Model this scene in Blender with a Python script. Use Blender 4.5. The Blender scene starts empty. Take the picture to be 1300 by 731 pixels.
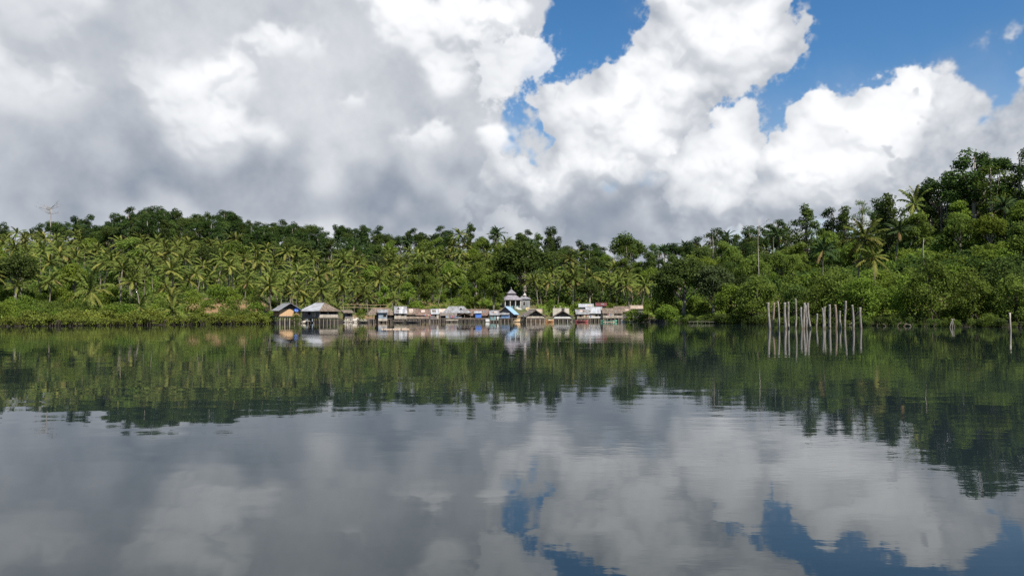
import bpy, bmesh, math, random
import numpy as np
from mathutils import Vector, Matrix
# ------------------------------------------------------------------ clouds (computed here as a field over the directions of the sky)
PITCH = math.atan(32.5/964)
def px2uv(px, py):
    """photo pixel -> azimuth/elevation (units of 1/964 rad)"""
    x = (px-650)/964.; z = (365.5-py)/964.; y = 1.
    y2 = y*math.cos(PITCH)-z*math.sin(PITCH); z2 = y*math.sin(PITCH)+z*math.cos(PITCH)
    return math.atan2(x, y2)*964, math.atan2(z2, math.hypot(x, y2))*964
def make_clouds():
    rng = np.random.default_rng(11)
    U0, U1, V0, V1 = -1010., 1010., -40., 860.     # azimuth and elevation window, 1/964 rad
    W, H = 2020, 900
    def band(cyc, shape=(H, W), aniso=1.0):
        fy = np.fft.fftfreq(shape[0])[:, None]*shape[0]*W/H*1.0
        fx = np.fft.rfftfreq(shape[1])[None, :]*shape[1]
        f = np.sqrt((fx*aniso)**2+(fy*W/H/(W/H))**2)+1e-6
        flt = np.exp(-(np.log(f/cyc)**2)/(2*.35**2))
        n = np.fft.irfft2(np.fft.rfft2(rng.standard_normal(shape))*flt, s=shape)
        return (n/n.std()).astype(np.float32)
    def fbm(c0, octs, gain=.5, bil=False):
        a = 1.; t = 0; s = 0
        for i in range(octs):
            b = band(c0*2**i)
            if bil: b = np.abs(b)-.8
            t = t+a*b; s += a*a; a *= gain
        return t/math.sqrt(s)
    def blur(a, r):
        fy = np.fft.fftfreq(H)[:, None]; fx = np.fft.rfftfreq(W)[None, :]
        return np.fft.irfft2(np.fft.rfft2(a)*np.exp(-2*(math.pi*r)**2*(fx**2+fy**2)), s=(H, W)).astype(np.float32)
    uu, vv = np.meshgrid(np.arange(W, dtype=np.float32), np.arange(H, dtype=np.float32))
    def warp(a, amp, dx, dy):
        x = np.clip(uu+amp*dx, 0, W-1.01); y = np.clip(vv+amp*dy, 0, H-1.01)
        x0 = x.astype(np.int32); y0 = y.astype(np.int32); fx = x-x0; fy = y-y0
        return ((a[y0, x0]*(1-fx)+a[y0, x0+1]*fx)*(1-fy)+(a[y0+1, x0]*(1-fx)+a[y0+1, x0+1]*fx)*fy)
    n1, n2, n3, n4 = fbm(14, 5), fbm(14, 5), fbm(50, 5, .6), fbm(50, 5, .6)
    big, mid = fbm(5, 6, .55), fbm(12, 6, .6)
    n5 = fbm(90, 5, .7)
    bil = fbm(22, 6, .58, True)
    def sm(e0, e1, x):
        t = np.clip((x-e0)/(e1-e0), 0, 1); return t*t*(3-2*t)
    def grid(px, py):
        u, v = px2uv(px, py); return u-U0, v-V0
    def cumulus(puffs, kids=9, levels=3, rough=7., edge=5., power=1.0):
        """heap of round puffs; returns coverage, light"""
        Z = np.full((H, W), -1e3, np.float32)
        L = []
        for (px, py, r) in puffs:
            x, y = grid(px, py); L.append((x, y, 0., r))
        allp = list(L)
        for lv in range(levels):
            nx = []
            for (x, y, z, r) in L:
                for k in range(kids if lv < 2 else 6):
                    a = rng.uniform(0, 2*math.pi); c = rng.uniform(-.1, 1.)
                    s = math.sqrt(max(0, 1-c*c)); rr = r*rng.uniform(.28, .5)
                    q = r*.80
                    nx.append((x+q*s*math.cos(a), y+q*s*math.sin(a)*.9, z+q*c, rr))
            allp += nx; L = nx
        for (x, y, z, r) in allp:
            x0, x1, y0, y1 = int(max(0, x-r)), int(min(W, x+r+1)), int(max(0, y-r)), int(min(H, y+r+1))
            if x1 <= x0 or y1 <= y0: continue
            d = r*r-(uu[y0:y1, x0:x1]-x)**2-(vv[y0:y1, x0:x1]-y)**2
            np.maximum(Z[y0:y1, x0:x1], np.where(d > 0, z+np.sqrt(np.maximum(d, 0)), -1e3), out=Z[y0:y1, x0:x1])
        M = (Z > -500).astype(np.float32)
        Zf = np.where(Z > -500, Z, 0)
        Zf = warp(Zf, rough, n1, n2); Zf = warp(Zf, rough*.55, n3, n4)
        M = warp(M, rough, n1, n2); M = warp(M, rough*.55, n3, n4)
        cov = sm(.36, .64, blur(M, edge*.7)+.075*n5+.05*n3)
        halo = .6*sm(.22, .72, blur(M, edge*1.8)+.13*n5+.11*n3); cov = np.maximum(cov, halo*sm(.06, .30, blur(M, edge*1.8)))
        Zs = [blur(Zf*M, r)/np.maximum(blur(M, r), .05) for r in (2.2, 7, 18, 42)]
        lit = 0
        s = np.array((.14, .64, .755))
        for Zb, wt in zip(Zs, (.13, .27, .34, .26)):
            gy, gx = np.gradient(Zb); gx *= power; gy *= power
            lit = lit+wt*np.clip((-gx*s[0]-gy*s[1]+s[2])/np.sqrt(1+gx*gx+gy*gy), 0, 1)
        occ = sm(-2, 16, Zs[3]-Zs[1]); lit = lit*(1-.38*occ); lit = .5+(lit-.56)*1.55
        return cov, lit, Zs[2]
    shade = np.array((.295, .34, .415), np.float32); white = np.array((1.14, 1.15, 1.16), np.float32)
    col = np.zeros((H, W, 3), np.float32)+np.array((.8, .85, .9), np.float32); alpha = np.zeros((H, W), np.float32)
    def over(c, a):
        nonlocal col, alpha
        a = np.clip(a, 0, 1)
        no = a+alpha*(1-a)
        col = np.where(no[..., None] > 1e-4, (c*a[..., None]+col*(alpha*(1-a))[..., None])/np.maximum(no, 1e-4)[..., None], col)
        alpha = no
    def tone(l):
        return shade+(white-shade)*np.clip(l, -.2, 1.15)[..., None]
    def soft(puffs, noise, amp, lo, hi):
        """broad soft cloud: sum of gaussians roughened by noise"""
        F = np.zeros((H, W), np.float32)
        for (px, py, rx, ry, w) in puffs:
            x, y = grid(px, py)
            F = np.maximum(F, w*np.exp(-((uu-x)/rx)**2-((vv-y)/ry)**2))
        F = warp(F, 22, n1, n2)
        return sm(lo, hi, F+amp*noise)
    # thin high veil, whitish sky near the horizon
    over(tone(np.full((H, W), .52)), .8*sm(330, 30, vv+18*big)*np.ones_like(vv))
    # back layer: everything left is overcast; a lower bank on the right
    a = soft([(-100, 100, 420, 400, 1.4), (250, 60, 360, 330, 1.4), (480, 180, 200, 190, 1.3), (560, 40, 105, 120, 1.1), (-450, 100, 600, 500, 1.4), (640, 60, 55, 75, .9),
              (700, 290, 300, 62, 1.2), (560, 240, 140, 90, 1.1), (960, 265, 260, 62, 1.1), (1280, 230, 190, 70, 1.2), (1600, 220, 260, 120, 1.3)], mid, .16, .32, .62)
    over(tone(.42+.06*big+.04*mid), a)
    # bright cumulus towers on the right
    wisps = [(640, 112, 26), (632, 85, 28), (655, 70, 20), (690, 62, 16), (668, 82, 22), (650, 100, 22), (705, 55, 9)]
    cov, lit, z = cumulus(wisps, rough=13, edge=12)
    over(tone(.35+.6*lit), .85*cov)
    tower = [(900, 35, 52), (870, 20, 42), (925, 70, 46), (885, 95, 40), (960, 45, 38), (995, 35, 26), (1015, 38, 20), (1000, 12, 12), (845, 60, 26), (905, 118, 24), (870, 140, 26), (885, 160, 24), (860, 0, 40), (900, -25, 45),
             (835, 85, 30), (815, 100, 30), (790, 110, 34), (840, 130, 45), (765, 125, 30), (735, 130, 28), (708, 128, 20), (720, 160, 30), (770, 165, 50), (830, 180, 50), (730, 205, 42),
             (790, 225, 52), (850, 235, 42), (690, 240, 44), (640, 240, 38), (760, 265, 40), (820, 275, 40)]
    cov, lit, z = cumulus(tower, rough=9, edge=6)
    hgt = sm(95, 275, vv+14*mid)          # cloud feet are greyer than their heads
    over(tone((-.06+.26*hgt)+(.50+.24*hgt)*lit+.05*mid), cov*sm(60, 190, vv+25*mid))
    c2 = [(930, 178, 34), (950, 182, 26), (905, 200, 34), (880, 225, 40), (935, 222, 44), (965, 240, 34), (910, 262, 44)]
    cov, lit, z = cumulus(c2, rough=9, edge=7)
    hgt = sm(80, 235, vv+14*mid)
    over(tone((-.04+.18*hgt)+(.50+.24*hgt)*lit+.04*mid), cov*sm(55, 170, vv+25*mid))
    c3 = [(1150, 122, 26), (1185, 120, 20), (1120, 132, 26), (1198, 112, 12), (1165, 145, 30), (1085, 150, 26), (1045, 145, 26), (1030, 150, 22), (1065, 170, 36), (1020, 185, 34), (1110, 170, 38),
          (1150, 180, 30), (1000, 215, 36), (1050, 220, 42), (1100, 225, 40), (1000, 245, 36), (1060, 255, 40), (1130, 225, 36)]
    cov, lit, z = cumulus(c3, rough=8, edge=5)
    hgt = sm(85, 240, vv+14*mid)
    over(tone((-.02+.22*hgt)+(.50+.28*hgt)*lit+.04*mid), cov*sm(55, 165, vv+25*mid))
    # grey ragged bank at the right edge
    a = soft([(1290, 175, 75, 62, 1.1), (1210, 205, 85, 45, 1.0), (1130, 168, 34, 16, .62), (1330, 120, 34, 40, 1.0), (1296, 95, 14, 26, .8), (1180, 240, 110, 30, .9)], mid, .15, .34, .60)
    over(tone(.42+.12*mid+.06*bil), a*.95)
    # left: paler heaps inside the overcast
    for (pf, g) in (([(180, 110, 34), (215, 105, 40), (260, 120, 46), (300, 130, 38), (240, 150, 50), (290, 175, 42), (225, 185, 40), (150, 125, 24), (330, 185, 30), (350, 60, 40)], 1.15), ([(20, 95, 30), (-10, 110, 40), (45, 120, 34), (15, 140, 40), (70, 30, 34), (40, 15, 40), (110, 20, 30)], .8),
                    ([(545, 160, 26), (525, 165, 22), (565, 155, 18), (520, 190, 26), (555, 190, 26)], 1.0),
                    ([(440, 135, 18), (455, 145, 18), (435, 150, 14), (460, 155, 14)], .95),
                    ([(630, 20, 34), (600, 10, 40), (560, 30, 44), (520, 20, 40), (585, 60, 40), (560, 100, 36), (620, 55, 26), (535, 75, 36), (620, 205, 26), (650, 190, 20), (470, 5, 40)], 1.35)):
        cov, lit, z = cumulus(pf, rough=10, edge=9)
        d = sm(0, 40, z)
        over(tone(.25+.56*g*lit+.03*mid), blur(cov, 1.5)*(1-.85*sm(.1, .75, 1-np.roll(blur(cov, 12), 24, 0)))*(.5+.5*sm(.2, .75, lit)))
    # dark flat base over the left hills
    a = blur(soft([(330, 238, 250, 46, 1.0), (520, 258, 170, 34, .95), (780, 285, 200, 26, .9), (60, 200, 170, 60, .6)], mid, .10, -.05, 1.0), 5)
    over(tone(.0+.05*big+.035*mid), a*.86)
    a = soft([(120, 40, 230, 60, 1.), (330, 20, 170, 50, .9)], mid, .18, .3, 1.0)
    over(tone(.26+.08*big+.05*mid), a*.3)
    # keep the window's rim clear so it blends into the plain sky outside it
    rim = sm(0, 160, uu)*sm(W-1, W-160, uu)*sm(H-1, H-140, vv)
    return col, alpha*rim, (U0, U1, V0, V1)

# ------------------------------------------------------------------ basics
C = bpy.context.scene.collection
SC = bpy.context.scene
F = 964.0                      # focal length, photo pixels
CAMZ = 2.0
R = math.radians
rnd = random.Random(5)
nrg = np.random.default_rng(3)
HZ = 398.0
def X(px, D): return (px-650)/F*D
def Z(py, D): return CAMZ+(HZ-py)/F*D

def link(o, parent=None):
    C.objects.link(o)
    if parent is not None: o.parent = parent
    return o
def tag(o, label=None, cat=None, group=None, kind=None):
    if label: o['label'] = label
    if cat: o['category'] = cat
    if group: o['group'] = group
    if kind: o['kind'] = kind
    return o
def empty(name, loc, rz=0, label=None, cat=None, group=None):
    o = bpy.data.objects.new(name, None); o.empty_display_size = .3
    o.location = loc; o.rotation_euler = (0, 0, rz); link(o)
    return tag(o, label, cat, group)

class MB:
    """collects shapes for one mesh"""
    def __init__(s): s.v = []; s.f = []; s.m = []
    def add(s, vs, fs, mi=0):
        n = len(s.v); s.v += [tuple(v) for v in vs]
        for f in fs: s.f.append(tuple(i+n for i in f)); s.m.append(mi)
    def box(s, x0, x1, y0, y1, z0, z1, mi=0, rot=None):
        vs = [(x, y, z) for z in (z0, z1) for y in (y0, y1) for x in (x0, x1)]
        if rot:
            M, c = rot; vs = [tuple(M @ (Vector(v)-Vector(c))+Vector(c)) for v in vs]
        s.add(vs, [(0, 2, 3, 1), (4, 5, 7, 6), (0, 1, 5, 4), (2, 6, 7, 3), (0, 4, 6, 2), (1, 3, 7, 5)], mi)
    def tube(s, pts, rad, n=7, mi=0):
        pts = [Vector(p) for p in pts]; ring = []; base = len(s.v)
        for i, p in enumerate(pts):
            d = (pts[min(i+1, len(pts)-1)]-pts[max(i-1, 0)]).normalized()
            a = d.orthogonal().normalized() if abs(d.z) < .2 else Vector((1, 0, 0)).cross(d).normalized()
            if a.length < .1: a = Vector((0, 1, 0)).cross(d).normalized()
            b = d.cross(a); r = rad[i] if isinstance(rad, (list, tuple)) else rad
            for k in range(n):
                t = 2*math.pi*k/n; s.v.append(tuple(p+r*(math.cos(t)*a+math.sin(t)*b)))
        for i in range(len(pts)-1):
            for k in range(n):
                a = base+i*n+k; b = base+i*n+(k+1) % n
                s.f.append((a, b, b+n, a+n)); s.m.append(mi)
        s.f.append(tuple(base+k for k in range(n))[::-1]); s.m.append(mi)
        s.f.append(tuple(base+(len(pts)-1)*n+k for k in range(n))); s.m.append(mi)
    def slab(s, a, b, c, d, t, mi=0):
        """quad a,b,c,d with thickness t below it"""
        a, b, c, d = map(Vector, (a, b, c, d)); n = (b-a).cross(d-a).normalized()
        if n.z < 0: n = -n
        lo = [p-n*t for p in (a, b, c, d)]
        s.add([a, b, c, d]+lo, [(0, 1, 2, 3), (7, 6, 5, 4), (0, 4, 5, 1), (1, 5, 6, 2), (2, 6, 7, 3), (3, 7, 4, 0)], mi)
    def mesh(s, name, mats, smooth=False):
        me = bpy.data.meshes.new(name); me.from_pydata(s.v, [], s.f)
        for m in (mats if isinstance(mats, (list, tuple)) else [mats]): me.materials.append(m)
        if any(s.m): me.polygons.foreach_set('material_index', s.m)
        if smooth: me.polygons.foreach_set('use_smooth', [True]*len(me.polygons))
        me.update(); return me
    def build(s, name, mats, parent=None, smooth=False, loc=None):
        o = bpy.data.objects.new(name, s.mesh(name, mats, smooth)); link(o, parent)
        if loc: o.location = loc
        return o

# ------------------------------------------------------------------ materials
def newmat(name):
    m = bpy.data.materials.new(name); m.use_nodes = True; nt = m.node_tree; nt.nodes.clear()
    return m, nt, nt.nodes, nt.links
def mathn(N, L, op, a, b=None, c=None):
    n = N.new('ShaderNodeMath'); n.operation = op
    for i, v in enumerate((a, b, c)):
        if v is None: continue
        if isinstance(v, (int, float)): n.inputs[i].default_value = v
        else: L.new(v, n.inputs[i])
    return n.outputs[0]
def leaf_mat(name, col, var=.35, hue=.02, trans=.32, col2=None):
    m, nt, N, L = newmat(name)
    oi = N.new('ShaderNodeObjectInfo'); ge = N.new('ShaderNodeNewGeometry')
    hs = N.new('ShaderNodeHueSaturation')
    if col2:
        mx = N.new('ShaderNodeMix'); mx.data_type = 'RGBA'
        mx.inputs[6].default_value = (*col, 1); mx.inputs[7].default_value = (*col2, 1)
        L.new(mathn(N, L, 'POWER', oi.outputs['Random'], 1.3), mx.inputs[0]); L.new(mx.outputs[2], hs.inputs['Color'])
    else: hs.inputs['Color'].default_value = (*col, 1)
    L.new(mathn(N, L, 'MULTIPLY_ADD', oi.outputs['Random'], 2*hue, .5-hue), hs.inputs['Hue'])
    r2 = mathn(N, L, 'FRACT', mathn(N, L, 'MULTIPLY', oi.outputs['Random'], 7.31))
    v = mathn(N, L, 'ADD', mathn(N, L, 'MULTIPLY_ADD', ge.outputs['Random Per Island'], var*2, 1-var), mathn(N, L, 'MULTIPLY_ADD', r2, .5, -.25))
    L.new(v, hs.inputs['Value'])
    d = N.new('ShaderNodeBsdfDiffuse'); t = N.new('ShaderNodeBsdfTranslucent')
    x = N.new('ShaderNodeMixShader'); x.inputs[0].default_value = trans
    L.new(hs.outputs[0], d.inputs[0]); L.new(hs.outputs[0], t.inputs[0]); L.new(d.outputs[0], x.inputs[1]); L.new(t.outputs[0], x.inputs[2])
    o = N.new('ShaderNodeOutputMaterial'); L.new(x.outputs[0], o.inputs[0]); return m
def surf(name, col, col2=None, scale=3.0, stretch=(1, 1, 1), rough=.8, metal=0, bump=.0, lo=.35, hi=.65, detail=5, wave=None, spec=.3):
    """noise-mottled surface; wave = (direction, scale, depth) adds boards or corrugation"""
    m, nt, N, L = newmat(name)
    tc = N.new('ShaderNodeTexCoord'); mp = N.new('ShaderNodeMapping'); mp.inputs['Scale'].default_value = stretch
    L.new(tc.outputs['Object'], mp.inputs[0])
    nz = N.new('ShaderNodeTexNoise'); nz.inputs['Scale'].default_value = scale; nz.inputs['Detail'].default_value = detail
    L.new(mp.outputs[0], nz.inputs['Vector'])
    mr = N.new('ShaderNodeMapRange'); mr.inputs[1].default_value = lo; mr.inputs[2].default_value = hi; L.new(nz.outputs[0], mr.inputs[0])
    mx = N.new('ShaderNodeMix'); mx.data_type = 'RGBA'; L.new(mr.outputs[0], mx.inputs[0])
    mx.inputs[6].default_value = (*col, 1); mx.inputs[7].default_value = (*(col2 or tuple(c*.6 for c in col)), 1)
    p = N.new('ShaderNodeBsdfPrincipled'); p.inputs['Roughness'].default_value = rough; p.inputs['Metallic'].default_value = metal
    p.inputs['Specular IOR Level'].default_value = spec
    colour = mx.outputs[2]; hgt = nz.outputs[0]
    if wave:
        w = N.new('ShaderNodeTexWave'); w.bands_direction = wave[0]; w.inputs['Scale'].default_value = wave[1]; w.inputs['Distortion'].default_value = .3
        L.new(tc.outputs['Object'], w.inputs['Vector'])
        v = mathn(N, L, 'MULTIPLY_ADD', mathn(N, L, 'POWER', w.outputs['Fac'], 3.), -wave[2], 1.0)
        hs = N.new('ShaderNodeHueSaturation'); L.new(colour, hs.inputs['Color']); L.new(v, hs.inputs['Value']); colour = hs.outputs[0]
        hgt = mathn(N, L, 'ADD', hgt, w.outputs['Fac'])
    L.new(colour, p.inputs['Base Color'])
    if bump:
        b = N.new('ShaderNodeBump'); b.inputs['Strength'].default_value = bump; b.inputs['Distance'].default_value = .05
        L.new(hgt, b.inputs['Height']); L.new(b.outputs[0], p.inputs['Normal'])
    o = N.new('ShaderNodeOutputMaterial'); L.new(p.outputs[0], o.inputs[0]); return m

M = {}
M['palm'] = leaf_mat('palm_fronds', (.105, .14, .034), .34, .02, .42, (.155, .18, .042))
M['palm_old'] = leaf_mat('yellow_fronds', (.19, .195, .05), .3, .015, .42)
M['palm_dark'] = leaf_mat('dark_palm_fronds', (.04, .065, .025), .30, .015, .25)
M['dry_frond'] = leaf_mat('dry_fronds', (.15, .11, .05), .3, .01, .2)
M['bright'] = leaf_mat('bright_leaves', (.115, .175, .028), .40, .025, .5, (.16, .205, .034))
M['mid'] = leaf_mat('mid_leaves', (.088, .135, .027), .40, .025, .48, (.135, .165, .034))
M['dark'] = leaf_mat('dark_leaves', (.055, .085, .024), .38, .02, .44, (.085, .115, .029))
M['jungle'] = leaf_mat('jungle_leaves_cloud_shade', (.030, .054, .017), .34, .015, .34, (.046, .072, .019))  # dark forest green; for the left ridge it paints in the cloud shadow
M['olive'] = leaf_mat('olive_leaves', (.045, .065, .026), .35, .015, .3, (.062, .075, .03))
M['mangrove'] = leaf_mat('mangrove_leaves', (.125, .155, .03), .4, .02, .4, (.15, .165, .034))
M['grass'] = leaf_mat('grass_blades', (.09, .125, .028), .4, .03, .3)
M['bark'] = surf('grey_bark', (.28, .25, .215), (.11, .09, .07), 2., (1, 1, .3))
M['palm_bark'] = surf('palm_bark', (.19, .165, .13), (.10, .085, .065), 3., (1, 1, 3))
M['pale_bark'] = surf('pale_dead_wood', (.33, .30, .27), (.19, .165, .14), 2., (2, 2, .3))
M['root'] = surf('mangrove_roots', (.06, .045, .035), (.03, .025, .02), 3.)
M['post'] = surf('weathered_post_wood', (.27, .25, .22), (.11, .095, .08), 5., (2, 2, .5), bump=.5)
M['post_brown'] = surf('brown_post_wood', (.24, .185, .14), (.11, .082, .062), 4., (3, 3, .35), bump=.5)
def wet_foot(m, top=.12):
    N, L = m.node_tree.nodes, m.node_tree.links; pb = next(n for n in N if n.type == 'BSDF_PRINCIPLED'); old = pb.inputs['Base Color'].links[0].from_socket
    tc = next(n for n in N if n.type == 'TEX_COORD'); sp = N.new('ShaderNodeSeparateXYZ'); L.new(tc.outputs['Object'], sp.inputs[0])
    nz = next(n for n in N if n.type == 'TEX_NOISE'); z = mathn(N, L, 'ADD', sp.outputs[2], mathn(N, L, 'MULTIPLY', nz.outputs[0], -.5))
    mr = N.new('ShaderNodeMapRange'); mr.inputs[1].default_value = top-.45; mr.inputs[2].default_value = top; L.new(z, mr.inputs[0])
    mx = N.new('ShaderNodeMix'); mx.data_type = 'RGBA'; mx.inputs[6].default_value = (.085, .062, .042, 1); L.new(mr.outputs[0], mx.inputs[0]); L.new(old, mx.inputs[7]); L.new(mx.outputs[2], pb.inputs['Base Color'])
for k in ('post', 'post_brown'): wet_foot(M[k])
M['drift'] = surf('dark_driftwood', (.13, .10, .08), (.06, .045, .035), 3.)
M['thatch'] = surf('brown_thatch', (.17, .132, .10), (.075, .058, .045), 1.3, (2.2, 1, 1), rough=.95, bump=.8)
M['thatch_red'] = surf('reddish_thatch', (.165, .112, .086), (.08, .054, .043), 1.3, (2.2, 1, 1), rough=.95, bump=.8)
M['thatch_grey'] = surf('grey_thatch', (.165, .142, .122), (.078, .066, .057), 1.3, (2.2, 1, 1), rough=.95, bump=.8)
M['zinc'] = surf('grey_corrugated_zinc', (.235, .245, .26), (.135, .125, .12), .9, (2.2, .5, .5), rough=.75, spec=.15, wave=('X', 2.2, .18))
M['zinc_white'] = surf('bright_corrugated_zinc', (.33, .345, .37), (.18, .175, .175), .9, (2.2, .5, .5), rough=.75, spec=.15, wave=('X', 2.2, .15))
M['zinc_blue'] = surf('blue_corrugated_zinc', (.21, .35, .53), (.27, .38, .50), 1.0, rough=.5, wave=('X', 2.2, .15))
M['rust'] = surf('rusty_zinc', (.30, .20, .15), (.42, .36, .32), 1.3, rough=.8, wave=('X', 2.2, .15))
M['maroon'] = surf('maroon_sheet', (.12, .03, .035), (.08, .025, .025), 1.2, rough=.7, wave=('X', 2.2, .15))
M['slate'] = surf('grey_shingle_roof', (.24, .222, .24), (.12, .11, .125), 2.0, rough=.8, wave=('Z', 3., .2))
M['ply'] = surf('orange_plywood', (.50, .325, .18), (.43, .27, .145), 1.2, rough=.8, wave=('X', .75, .12))
M['ply_shaded'] = surf('shaded_plywood', (.30, .17, .10), (.2, .12, .07), 1.2, rough=.8)  # orange ply darkened: the side wall's shade is put into its colour
M['plank_grey'] = surf('grey_planks', (.17, .15, .15), (.10, .09, .09), 2., (1, 1, .3), wave=('X', 1.6, .3))
M['plank_tan'] = surf('tan_planks', (.33, .265, .2), (.19, .15, .115), 2., (1, 1, .3), wave=('X', 1.6, .25))
M['plank_pink'] = surf('pinkish_planks', (.36, .265, .21), (.2, .145, .115), 2., (1, 1, .3), wave=('X', 1.6, .25))
M['plank_pale'] = surf('pale_planks', (.47, .41, .34), (.28, .24, .195), 2., (1, 1, .3), wave=('X', 1.6, .22))
M['plank_dark'] = surf('dark_planks', (.085, .065, .055), (.05, .04, .035), 2., (1, 1, .3), wave=('X', 1.6, .3))
M['white'] = surf('white_paint', (.54, .53, .50), (.36, .35, .325), .9, rough=.7, lo=.45, hi=.75)
M['cream'] = surf('cream_plaster', (.50, .45, .37), (.34, .30, .25), .9, rough=.8)
M['yellow'] = surf('yellow_plaster', (.60, .48, .24), (.48, .38, .2), .9, rough=.8)
M['concrete'] = surf('bare_concrete', (.50, .47, .43), (.36, .33, .30), 1.1, rough=.9)
M['grey_render'] = surf('grey_render', (.23, .235, .235), (.14, .145, .145), 1.2, rough=.8)
M['zinc_patch'] = surf('patched_zinc', (.18, .18, .19), (.40, .40, .41), .55, (1.6, .4, .4), rough=.75, spec=.15, lo=.47, hi=.53, wave=('X', 2.2, .15))
M['teal'] = surf('teal_paint', (.11, .22, .22), (.08, .16, .17), 1.2, rough=.7)
M['greyblue'] = surf('greyblue_paint', (.24, .285, .33), (.15, .185, .22), 1.2, rough=.7)
M['blue'] = surf('blue_sheet', (.05, .12, .40), (.07, .17, .46), 1.5, rough=.5)
M['blue_pale'] = surf('pale_blue_sheet', (.30, .48, .72), (.2, .36, .6), 1.5, rough=.5)
M['blue_wall'] = surf('blue_wall_paint', (.15, .25, .42), (.11, .18, .3), 1.5, rough=.7)
M['timber'] = surf('fresh_timber', (.58, .42, .24), (.44, .30, .17), 2., (1, .3, 1))
M['stilt'] = surf('stilt_wood', (.27, .225, .185), (.13, .105, .085), 3., (2, 2, .4))
M['stilt_pale'] = surf('pale_stilt_wood', (.42, .36, .30), (.22, .185, .15), 3., (2, 2, .4))
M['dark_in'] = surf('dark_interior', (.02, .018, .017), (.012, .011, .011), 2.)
M['boat_dark'] = surf('tarred_hull', (.07, .06, .055), (.04, .035, .03), 2.)
M['boat_red'] = surf('red_hull', (.42, .10, .09), (.34, .10, .09), 2., rough=.5)
M['boat_green'] = surf('green_hull', (.10, .30, .19), (.13, .34, .24), 2., rough=.5)
M['boat_orange'] = surf('orange_hull', (.48, .24, .10), (.36, .18, .08), 2., rough=.5)
M['boat_white'] = surf('white_hull', (.66, .66, .64), (.5, .5, .49), 2., rough=.5)
M['bamboo'] = surf('pale_bamboo', (.55, .43, .33), (.40, .29, .21), 3.)
M['rock'] = surf('pale_rock', (.46, .42, .36), (.28, .25, .21), 1.6, rough=.9, bump=.6)
M['glass'] = surf('dark_window_glass', (.03, .06, .06), (.04, .08, .08), 1., rough=.15, spec=.6)

# ------------------------------------------------------------------ terrain
def tab(*p): return np.array(p[0::2], float), np.array(p[1::2], float)
T_SH = tab(-500, 112, 0, 120, 100, 128, 300, 146, 340, 153, 352, 159, 400, 165, 450, 178, 550, 192, 700, 196, 800, 192, 832, 184, 842, 172, 900, 159, 1000, 142, 1100, 128, 1200, 119, 1300, 112, 1800, 95)
T_RD = tab(-500, 300, 0, 310, 200, 330, 500, 320, 700, 310, 850, 300, 960, 280, 1050, 250, 1150, 215, 1240, 192, 1300, 182, 1800, 165)
T_SK = tab(-500, 292, 0, 292, 62, 288, 100, 291, 150, 281, 190, 268, 240, 276, 300, 276, 345, 288, 420, 293, 500, 301, 560, 297, 640, 298, 700, 304, 750, 318, 800, 318, 850, 312, 920, 298, 980, 294,
           1030, 281, 1075, 272, 1110, 268, 1150, 250, 1200, 232, 1240, 212, 1300, 202, 1500, 200, 1800, 210)
def pars(px):
    return np.interp(px, *T_SH), np.interp(px, *T_RD), np.interp(px, *T_SK)
def hgt(x, y):
    x = np.asarray(x, float); y = np.asarray(y, float)
    az = np.arctan2(x, y); r = np.hypot(x, y)
    azc = np.clip(az, -R(50), R(50)); px = 650+F*np.tan(azc); d = r*np.cos(azc)
    s, rd, sk = pars(px)
    off = np.clip((np.abs(az)-R(50))/R(40), 0, 1)
    s = s+off*220; rd = rd+off*330
    zr = (CAMZ+(HZ-sk)/F*rd-9.5)*(1-off)+9*off
    t = (d-s)/(rd-s)
    tt = np.clip(t, 0, 1)
    up = .45+zr*(tt**1.18)*(1-.0*tt)
    back = up-np.clip((d-rd)/300, 0, 1)*zr*.75
    bump = (np.sin(x*.11+1.3)*np.cos(y*.13)*.5+np.sin(x*.045+y*.07)*.8)*np.clip(t*6, 0, 1)
    terr = np.clip((px-228)/14, 0, 1)*np.clip((348-px)/14, 0, 1)
    tq = np.clip((d-s-9)/5, 0, 1); up = up+terr*(1.7*tq*tq*(3-2*tq)-up*.0)*np.clip((70-(d-s))/40, 0, 1)
    bank = np.clip((d-s)/2.5, -1, 0)
    low = .45+bank*2.6-np.clip((s-d)/60, 0, 1)*3
    return np.where(t > 0, np.where(t > 1, back, up)+bump, low)
def ground_z(x, y): return float(hgt(x, y))

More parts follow.
